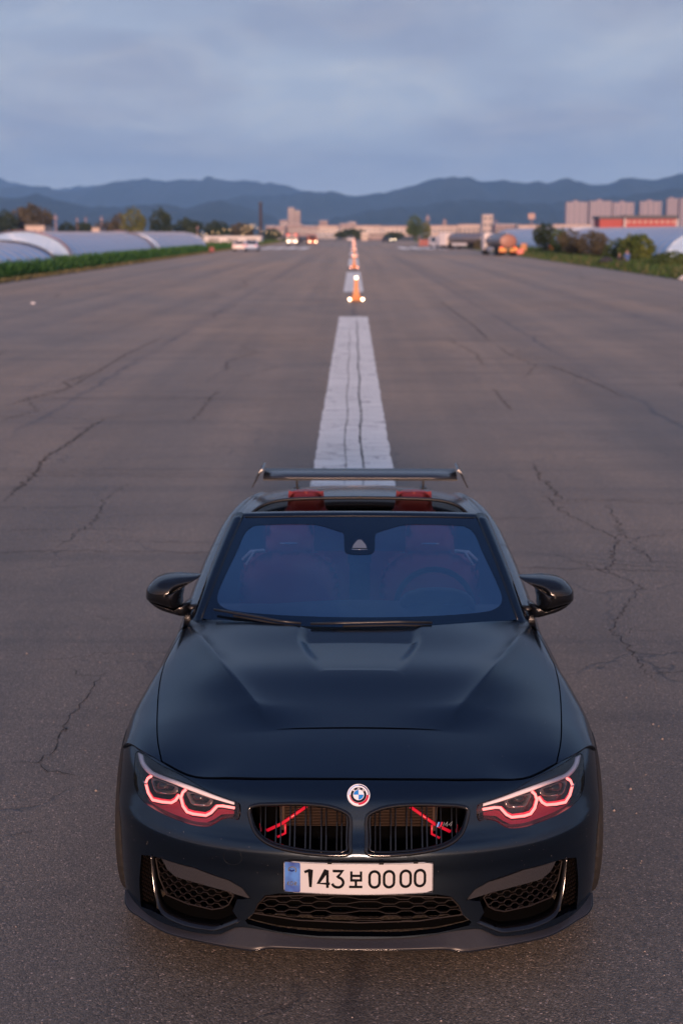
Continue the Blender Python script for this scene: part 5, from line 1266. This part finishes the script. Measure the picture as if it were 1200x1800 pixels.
tunnel(45, 5.6, 3.3, 140, 230, 'greenhouse tunnel farther right, partly cut by the picture edge')
tunnel(33, 5, 3.3, 200, 290, 'far greenhouse tunnel below the red hall')
# ---------------------------------------------------------------- lamp stands on the centre line
orange = mat('orange_plastic', (.52, .20, .06), .5); glow = mat('lamp_glow', (1, .8, .6), .4, emit=(1, .66, .42), es=7); glow2 = mat('lamp_glow_far', (1, .5, .4), .4, emit=(1, .40, .28), es=3.2)
def stand(x, y, g, lab):
    t = empty('lamp_stand', (x, y, 0), 0, lab, 'warning light', 'orange lamp stands on the centre line')
    MB().loft([[(-a, -a*.8, z), (a, -a*.8, z), (a, a*.8, z), (-a, a*.8, z)] for a, z in ((.26, .01), (.26, .05), (.20, .07), (.13, .25), (.09, .5), (.075, .84))]).obj('cone', orange, t)
    MB().box(-.32, .32, -.22, .22, 0, .03).obj('base', rubber, t)
    for lx_, lz in ((-.25, .085), (.25, .085), (0, .90)): MB().sphere((lx_, -.2 if lz < .5 else -.02, lz), .052, 10, 6).obj('lamp', g, t, True)
for k in range(8):
    stand(.10 - (.06 if k % 2 else 0), 54.6+50*k, glow if k == 0 else glow2, ['nearest orange lamp stand on the centre line, three bright lamps', 'second orange lamp stand from the camera', 'third orange lamp stand from the camera', 'fourth lamp stand along the centre line', 'fifth lamp stand along the centre line', 'sixth lamp stand along the centre line', 'seventh lamp stand, almost at the runway end', 'last lamp stand at the runway end'][k])
# ---------------------------------------------------------------- vehicles far off
head_l = mat('headlight_glow', (1, .9, .7), .4, emit=(1, .78, .5), es=7); tail_l = mat('tail_light_glow', (.5, .02, .01), .4, emit=(1, .12, .06), es=1.4); car_glass = mat('car_window', (.02, .025, .03), .1)
def carv(x, y, rz, m, lab, lights=None, van=False, name='parked_car', cat='car'):
    t = empty(name, (x, y, 0), rz, lab, cat, 'vehicles parked along the runway'); L, W = (4.4, 1.76) if not van else (4.9, 1.9)
    P = [(-.5, .35), (-.5, .62), (-.47, .72), (-.27, .80), (-.13, 1.32), (.02, 1.42), (.26, 1.40), (.40, .98), (.49, .92), (.5, .6), (.49, .35)] if not van else [(-.5, .35), (-.5, .8), (-.42, 1.0), (-.33, 1.75), (-.2, 1.95), (.45, 1.95), (.5, 1.7), (.5, .35)]
    MB().loft([[(s_*W/2*(.93 if z > 1 else 1), a*L, z) for a, z in P] for s_ in (-1, 1)]).obj('body', m, t)
    zt = 1.3 if not van else 1.8; zb_ = .84 if not van else 1.1
    MB().add([(-W*.41, L*.425, zb_+.12), (W*.41, L*.425, zb_+.12), (W*.37, L*(.285 if not van else .50), zt+.06), (-W*.37, L*(.285 if not van else .50), zt+.06)], [(0,1,2,3)]).obj('rear_window', car_glass, t)
    MB().add([(-W*.42, -L*(.265 if not van else .40), zb_), (W*.42, -L*(.265 if not van else .40), zb_), (W*.38, -L*(.145 if not van else .345), zt), (-W*.38, -L*(.145 if not van else .345), zt)], [(0,1,2,3)]).obj('windscreen', car_glass, t).location = (0, -.03, .02)
    for s_ in (-1, 1):
        MB().add([(s_*W*.501, -L*.2, zb_), (s_*W*.501, L*.33, zb_+.05), (s_*W*.475, L*.2, zt), (s_*W*.475, -L*.1, zt)], [(0,1,2,3)]).obj('side_window', car_glass, t)
        for yy in (-.31, .31): MB().tube([(s_*W*.40, yy*L, .33), (s_*W*.505, yy*L, .33)], .33, 14).obj('wheel', rubber, t)
        MB().box(s_*W*.36-.16, s_*W*.36+.16, -L/2-.02, -L/2+.05, .60, .73).obj('headlight', head_l if lights == 'front' else white_en, t)
        MB().box(s_*W*.38-.14, s_*W*.38+.14, L/2-.05, L/2+.02, .72, .88).obj('tail_light', tail_l if lights == 'rear' else red_en, t)
    return t
silver = mat('silver_paint', (.45, .45, .47), .3, .3); white_p = mat('white_vehicle_paint', (.72, .66, .64), .4); bluep = mat('pale_blue_paint', (.28, .38, .55), .3); orange_p = mat('orange_vehicle_paint', (.62, .16, .05), .45); dark_p = mat('dark_vehicle_paint', (.03, .03, .04), .3)
carv(DP(425, 200), 200, PI, white_p, 'left one of the two cars side by side, pinkish white'); carv(DP(446, 200), 200, PI, bluep, 'right one of the two cars side by side, pale blue')
carv(DP(616, 415), 415, 0, white_p, 'white car far down at the end of the centre line')
carv(DP(681, 380), 380, .5, dark_p, 'dark car with bright headlights right of the centre line', lights='front')
carv(DP(768, 235), 235, .3, white_p, 'white van parked below the canopy on the right', van=True)
carv(DP(800, 262), 262, .2, silver, 'silver car half behind the low bush on the right')
carv(DP(537, 330), 330, .2, dark_p, 'dark car between the lorry and the orange van')
carv(DP(549, 300), 300, .1, orange_p, 'orange van with a lit lamp left of the centre line', van=True, lights='front', name='parked_van', cat='van')
# lorry with two round roof lamps
t = empty('lorry', (DP(515, 290), 290, 0), 0, 'white fronted lorry with two reddish round lamps on its roof', 'truck')
MB().box(-1.15, 1.15, .2, 6.5, .7, 2.15).obj('cargo_box', mat('dull_red_tarp', (.30, .10, .09), .7), t); bevel(MB().box(-1.05, 1.05, -1.2, .15, .45, 1.95).obj('cab', white_p, t), .12); MB().box(-.9, .9, -1.23, -1.19, 1.2, 1.8).obj('windscreen', car_glass, t); MB().box(-.8, .8, -1.3, -1.2, .5, .85).obj('bumper', white_p, t)
for s_ in (-1, 1):
    MB().sphere((s_*.78, -1.1, 2.1), .17, 10, 6).obj('roof_lamp', tail_l, t, True); MB().sphere((s_*.75, -1.28, .75), .12, 10, 6).obj('headlight', head_l, t, True)
    for yy in (-.6, 4.2, 5.3): MB().tube([(s_*.8, yy, .45), (s_*1.1, yy, .45)], .45, 14).obj('wheel', rubber, t)
# tank trucks
tank_m = mat('tank_aluminium', (.24, .22, .23), .38, .5)
chev = mat('red_chevron', (.62, .06, .03), .4, emit=None); chev_y = mat('yellow_chevron', (.75, .45, .08), .4)
def tanker(x, y, rz, lab, rear_m):
    t = empty('tank_truck', (x, y, 0), rz, lab, 'tank truck', 'tank trucks on the right edge of the runway')
    secs = []
    for yy, k in ((-.02, .82), (0, .95), (.12, 1), (4, 1), (7.9, 1), (8.05, .9)):
        secs.append([(1.02*k*math.cos(a), yy, 1.62+.80*k*math.sin(a)) for a in np.linspace(0, 2*PI, 25)[:-1]])
    MB().loft(secs).obj('tank', tank_m, t, True)
    MB().loft([[(.96*k*math.cos(a), yy, 1.64+.74*k*math.sin(a)) for a in np.linspace(0, 2*PI, 25)[:-1]] for yy, k in ((-.06, .9), (-.03, 1))]).obj('rear_end', rear_m, t, True)
    MB().box(-.7, .7, .1, 8.4, .55, .85).obj('chassis', trim_black, t); bevel(MB().box(-1.1, 1.1, 8.3, 10.1, .5, 2.5).obj('cab', white_p, t), .12)
    MB().box(-.12, .12, .4, 7.6, 2.38, 2.52).obj('walkway', tank_m, t)
    for s_ in (-1, 1):
        MB().box(s_*.62-.42, s_*.62+.42, -.12, -.07, .42, .62).obj('chevron_board', chev, t); MB().box(s_*.62-.42, s_*.62+.42, -.12, -.07, .64, .82).obj('chevron_board', chev_y, t)
        for q in range(3): MB().box(s_*.62-.36+q*.26, s_*.62-.26+q*.26, -.135, -.121, .43, .61).obj('chevron_stripe', chev_y, t)
        MB().box(s_*.78-.16, s_*.78+.16, -.13, -.07, .86, .98).obj('tail_light', tail_l, t)
        MB().loft([[(s_*1.08, a, .98), (s_*1.02, a, 1.02)] for a in (.3, 3.2)], closed=False).obj('mudguard', trim_black, t)
        for yy in (.9, 2.1, 7.4, 9.2): MB().tube([(s_*.75, yy, .48), (s_*1.06, yy, .48)], .48, 16).obj('wheel', rubber, t)
        MB().box(s_*1.0-.03, s_*1.0+.03, 3.3, 7.0, .5, .95).obj('side_skirt', roof_w, t)
    return t
tanker(DP(887, 160), 160, R(6), 'nearer tank truck with red chevrons on its rear, at the right runway edge', mat('salmon_tank_end', (.30, .13, .09), .45))
tanker(DP(848, 222), 222, R(36), 'farther white tank truck left of the nearer one', white_p)
# white canopy with a box truck
t = empty('canopy', (DP(770, 262), 262, 0), 0, 'pale arched canopy over the parked van on the right', 'canopy')
MB().loft([[(x, y, 1.5+1.35*math.sin(a)) for x, y, a in [(-4.0+u*8.2, -1.5+v*5, math.pi*(.12+.55*u)) for u in np.linspace(0, 1, 9)]] for v in (0, .5, 1)], closed=False).obj('canopy_sheet', afterglow_m if False else white_p, t, True)
for xx in (-3.9, -1.2, 1.6, 4.1): MB().tube([(xx, -1.4, 0), (xx, -1.4, 2.0)], .07, 6).obj('canopy_post', mast_m, t)
MB().box(-4.0, -2.2, -1.3, 1, .1, 1.3).obj('red_crate_stack', MATS['dull_red_tarp'], t)
# red barrier and roadwork pieces near the tank truck
for px, d, lab, m_, h_ in ((908, 158, 'red warning board right of the tank truck', chev, .8), (914, 170, 'orange lamp barrel behind the red board', orange, 1.3)):
    t = empty('warning_board', (DP(px, d), d, 0), 0, lab, 'barrier'); MB().box(-.35, .35, -.04, .04, .25, h_).obj('board', m_, t)
    for s_ in (-1, 1): MB().box(s_*.28-.03, s_*.28+.03, -.15, .15, 0, .3).obj('foot', trim_black, t)
t = empty('barrel', (DP(960, 178), 178, .15), 0, 'orange barrel on the grass in front of the wooden post', 'barrel'); MB().tube([(0, 0, 0), (0, 0, .1), (0, 0, .75), (0, 0, .82)], [.40, .44, .44, .38], 14).obj('drum', orange_p, t, True); MB().tube([(0, 0, .38), (0, 0, .46)], .455, 14).obj('band', chev_y, t)
t = empty('warning_marker', (DP(376, 178), 178, 0), .6, 'leaning red orange marker in the grass left of the two cars', 'marker'); MB().box(-.32, .32, -.05, .05, .2, .8).obj('board', MATS['dull_red_tarp'], t); MB().box(-.04, .04, .05, .5, 0, .6).obj('strut', trim_black, t)
# string lights
bulb = mat('festoon_bulb', (1, .8, .5), .4, emit=(1, .62, .30), es=3)
def festoon(P, d, lab, n=10, seed=0):
    rr = random.Random(seed); t = empty('string_lights', (DP(P[0][0], d), d, 0), 0, lab, 'string lights', 'festoon lights among the trees'); Q = [(DP(px, d)-DP(P[0][0], d), 0, ZT(py, d)) for px, py in P]
    Q = crom(Q, 6); MB().tube(Q, .02, 4).obj('cable', trim_black, t)
    for s_ in (0, len(Q)-1): MB().tube([(Q[s_][0], 0, -.1), (Q[s_][0], 0, Q[s_][2])], .05, 5).obj('pole', trim_black, t)
    b0 = None
    for k in range(n):
        q = Q[int(k*(len(Q)-1)/(n-1))]
        if b0 is None: b0 = MB().sphere((0, 0, 0), .09, 5, 5).obj('bulb', bulb, t); o = b0
        else: o = b0.copy(); link(o, t)
        o.location = (q[0], -.05, q[2]-.1+rr.uniform(-.1, .1))
festoon([(346, 411), (355, 409), (366, 411), (378, 407)], 320, 'short row of warm bulbs just right of the greenhouses', 5, 1); festoon([(388, 409), (398, 403), (408, 403)], 330, 'warm bulbs above the long white shed', 3, 2)
festoon([(428, 401), (438, 396), (448, 395), (456, 400)], 340, 'cluster of warm bulbs left of the chimney', 5, 3); festoon([(430, 411), (440, 402), (447, 398)], 335, 'rising row of warm bulbs under the cluster', 4, 4); festoon([(462, 405), (475, 409), (486, 411), (497, 410)], 350, 'warm bulbs right of the chimney', 5, 5)
# ---------------------------------------------------------------- people on the right verge
skin = mat('skin', (.42, .25, .19), .6); hair_m = mat('grey_brown_hair', (.14, .10, .08), .8); blue_cloth = mat('blue_shirt_cloth', (.06, .12, .30), .85); dark_cloth = mat('dark_cloth', (.03, .03, .035), .9); pink_cloth = mat('pink_cloth', (.5, .22, .2), .9)
def person(x, y, rz, cloth, trousers, lab, scale=1):
    """sitting on a low stool: one skinned body, clothes over it"""
    def skinned(name, J, E, Rd, m, parent, sub=2):
        me = bpy.data.meshes.new(name); me.from_pydata(J, E, []); me.materials.append(m); o = bpy.data.objects.new(name, me); link(o, parent)
        sk = o.modifiers.new('skin', 'SKIN'); sk.use_smooth_shade = True
        for i, r in enumerate(Rd): me.skin_vertices[0].data[i].radius = (r, r*.85 if i < 5 else r)
        me.skin_vertices[0].data[0].use_root = True
        su = o.modifiers.new('sub', 'SUBSURF'); su.levels = su.render_levels = sub; return o
    t = empty('person', (x, y, 0), rz, lab, 'person'); t.scale = (scale,)*3
    J = [(0, 0, .48), (0, -.02, .66), (0, -.05, .86), (0, -.05, 1.00), (0, -.07, 1.07), (0, -.09, 1.17), (0, -.10, 1.27),
         (-.17, -.04, .97), (-.24, -.14, .74), (-.14, -.34, .68), (.17, -.04, .97), (.24, -.14, .74), (.14, -.34, .68),
         (-.11, -.10, .47), (-.15, -.46, .50), (-.14, -.44, .08), (-.14, -.58, .05), (.11, -.10, .47), (.15, -.46, .50), (.14, -.44, .08), (.14, -.58, .05)]
    E = [(0,1),(1,2),(2,3),(3,4),(4,5),(5,6),(3,7),(7,8),(8,9),(3,10),(10,11),(11,12),(0,13),(13,14),(14,15),(15,16),(0,17),(17,18),(18,19),(19,20)]
    Rd = [.15, .145, .165, .12, .055, .095, .085, .07, .05, .035, .07, .05, .035, .10, .075, .05, .04, .10, .075, .05, .04]
    me = bpy.data.meshes.new('body')
    o = skinned('body', J, E, Rd, skin, t)
    sh = [J[i] for i in (0, 1, 2, 3, 7, 8, 10, 11)]; skinned('shirt', sh, [(0,1),(1,2),(2,3),(3,4),(4,5),(3,6),(6,7)], [.17, .165, .185, .13, .088, .068, .088, .068], cloth, t)
    tr = [J[i] for i in (0, 13, 14, 15, 17, 18, 19)]; skinned('trousers', tr, [(0,1),(1,2),(2,3),(0,4),(4,5),(5,6)], [.165, .115, .09, .065, .115, .09, .065], trousers, t)
    MB().sphere((0, -.075, 1.255), (.10, .115, .095), 14, 8).obj('hair', hair_m, t, True)
    s_ = empty('stool', (x, y, 0), rz, 'low folding stool under the person in the ' + ('blue shirt' if cloth is blue_cloth else 'dark clothes' if cloth is dark_cloth else 'pale pink top'), 'stool'); s_.scale = (scale,)*3; MB().box(-.2, .2, -.18, .2, .30, .34).obj('seat', dark_cloth, s_)
    for a in (-.17, .17):
        for b in (-.15, .17): MB().tube([(a, b, 0), (a, b, .30)], .015, 6).obj('leg', alu, s_)
    return t
person(DP(1093, 108), 108, R(200), blue_cloth, dark_cloth, 'person with short light hair in a blue shirt sitting on the right verge', 1.0)
person(DP(1080, 109), 109.3, R(150), dark_cloth, dark_cloth, 'smaller person in dark clothes beside the one in blue', .80)
person(DP(1199, 105), 105, R(180), pink_cloth, dark_cloth, 'person in a pale pink top at the right edge of the picture', .8)
t = empty('folded_umbrella', (DP(1057, 110), 110, .35), 0, 'dark open umbrella lying in the grass left of the people', 'umbrella')
MB().loft([[(r_*math.cos(a), r_*math.sin(a)*.8, z_) for a in np.linspace(0, 2*PI, 17)[:-1]] for r_, z_ in ((.62, .0), (.5, .22), (.28, .36), (.02, .42))]).obj('canopy', dark_cloth, t, True); MB().tube([(0, 0, .1), (.5, -.3, -.2)], .012, 6).obj('shaft', alu, t)
paper = mat('white_litter', (.7, .66, .64), .7)
for px, py, lab, s_ in ((63, 535, 'small white scrap of litter on the left of the runway', .10), (1192, 492, 'white crumpled litter at the right runway edge', .30)):
    d = 2.63/math.tan(.19818+math.atan((py-900)/2450)); t = MB(); rr = random.Random(px); n = 8
    t.loft([[(s_*k*math.cos(2*PI*i/n)*rr.uniform(.8, 1.2), s_*k*math.sin(2*PI*i/n)*rr.uniform(.8, 1.2), .005+s_*h_*rr.uniform(.7, 1.3)) for i in range(n)] for k, h_ in ((1, 0), (.9, .35), (.5, .6), (.1, .7))])
    o = t.obj('litter', paper); o.location = (DP(px, d), d, .005); tag(o, lab, 'litter')
# loose stones near the car
peb = mat('pale_pebble', (.42, .33, .27), .8); g0 = None; rr = random.Random(11)
mb = MB()
for i in range(420):
    x, y = rr.uniform(-2.4, 2.4), rr.uniform(3.3, 9.0)
    if abs(x) < .95 and y > 4.4: continue
    s_ = rr.uniform(.0015, .0045) if rr.random() < .93 else rr.uniform(.005, .008)
    mb.add([(x-s_, y, .001), (x, y-s_, .001), (x+s_, y, .001), (x, y+s_, .001), (x+rr.uniform(-.3, .3)*s_, y, .001+s_*1.1)], [(0,1,4),(1,2,4),(2,3,4),(3,0,4)])
mb.obj('gravel', peb, kind='stuff')
# fallen leaf scrap on the boot lid corner, as in the photograph
# ---------------------------------------------------------------- air between here and the mountains
hm = bpy.data.materials.new('haze_air'); hm.use_nodes = True; hn, hl_ = hm.node_tree.nodes, hm.node_tree.links; hn.clear()
ho = hn.new('ShaderNodeOutputMaterial'); hv = hn.new('ShaderNodeVolumePrincipled'); hv.inputs['Color'].default_value = (.32, .61, 1.0, 1); hv.inputs['Density'].default_value = 1.25e-4; hv.inputs['Anisotropy'].default_value = 0.0
hl_.new(hv.outputs[0], ho.inputs['Volume'])
MB().box(-12500, 12500, -2100, 11600, -9.5, 560).obj('haze', hm, kind='stuff')
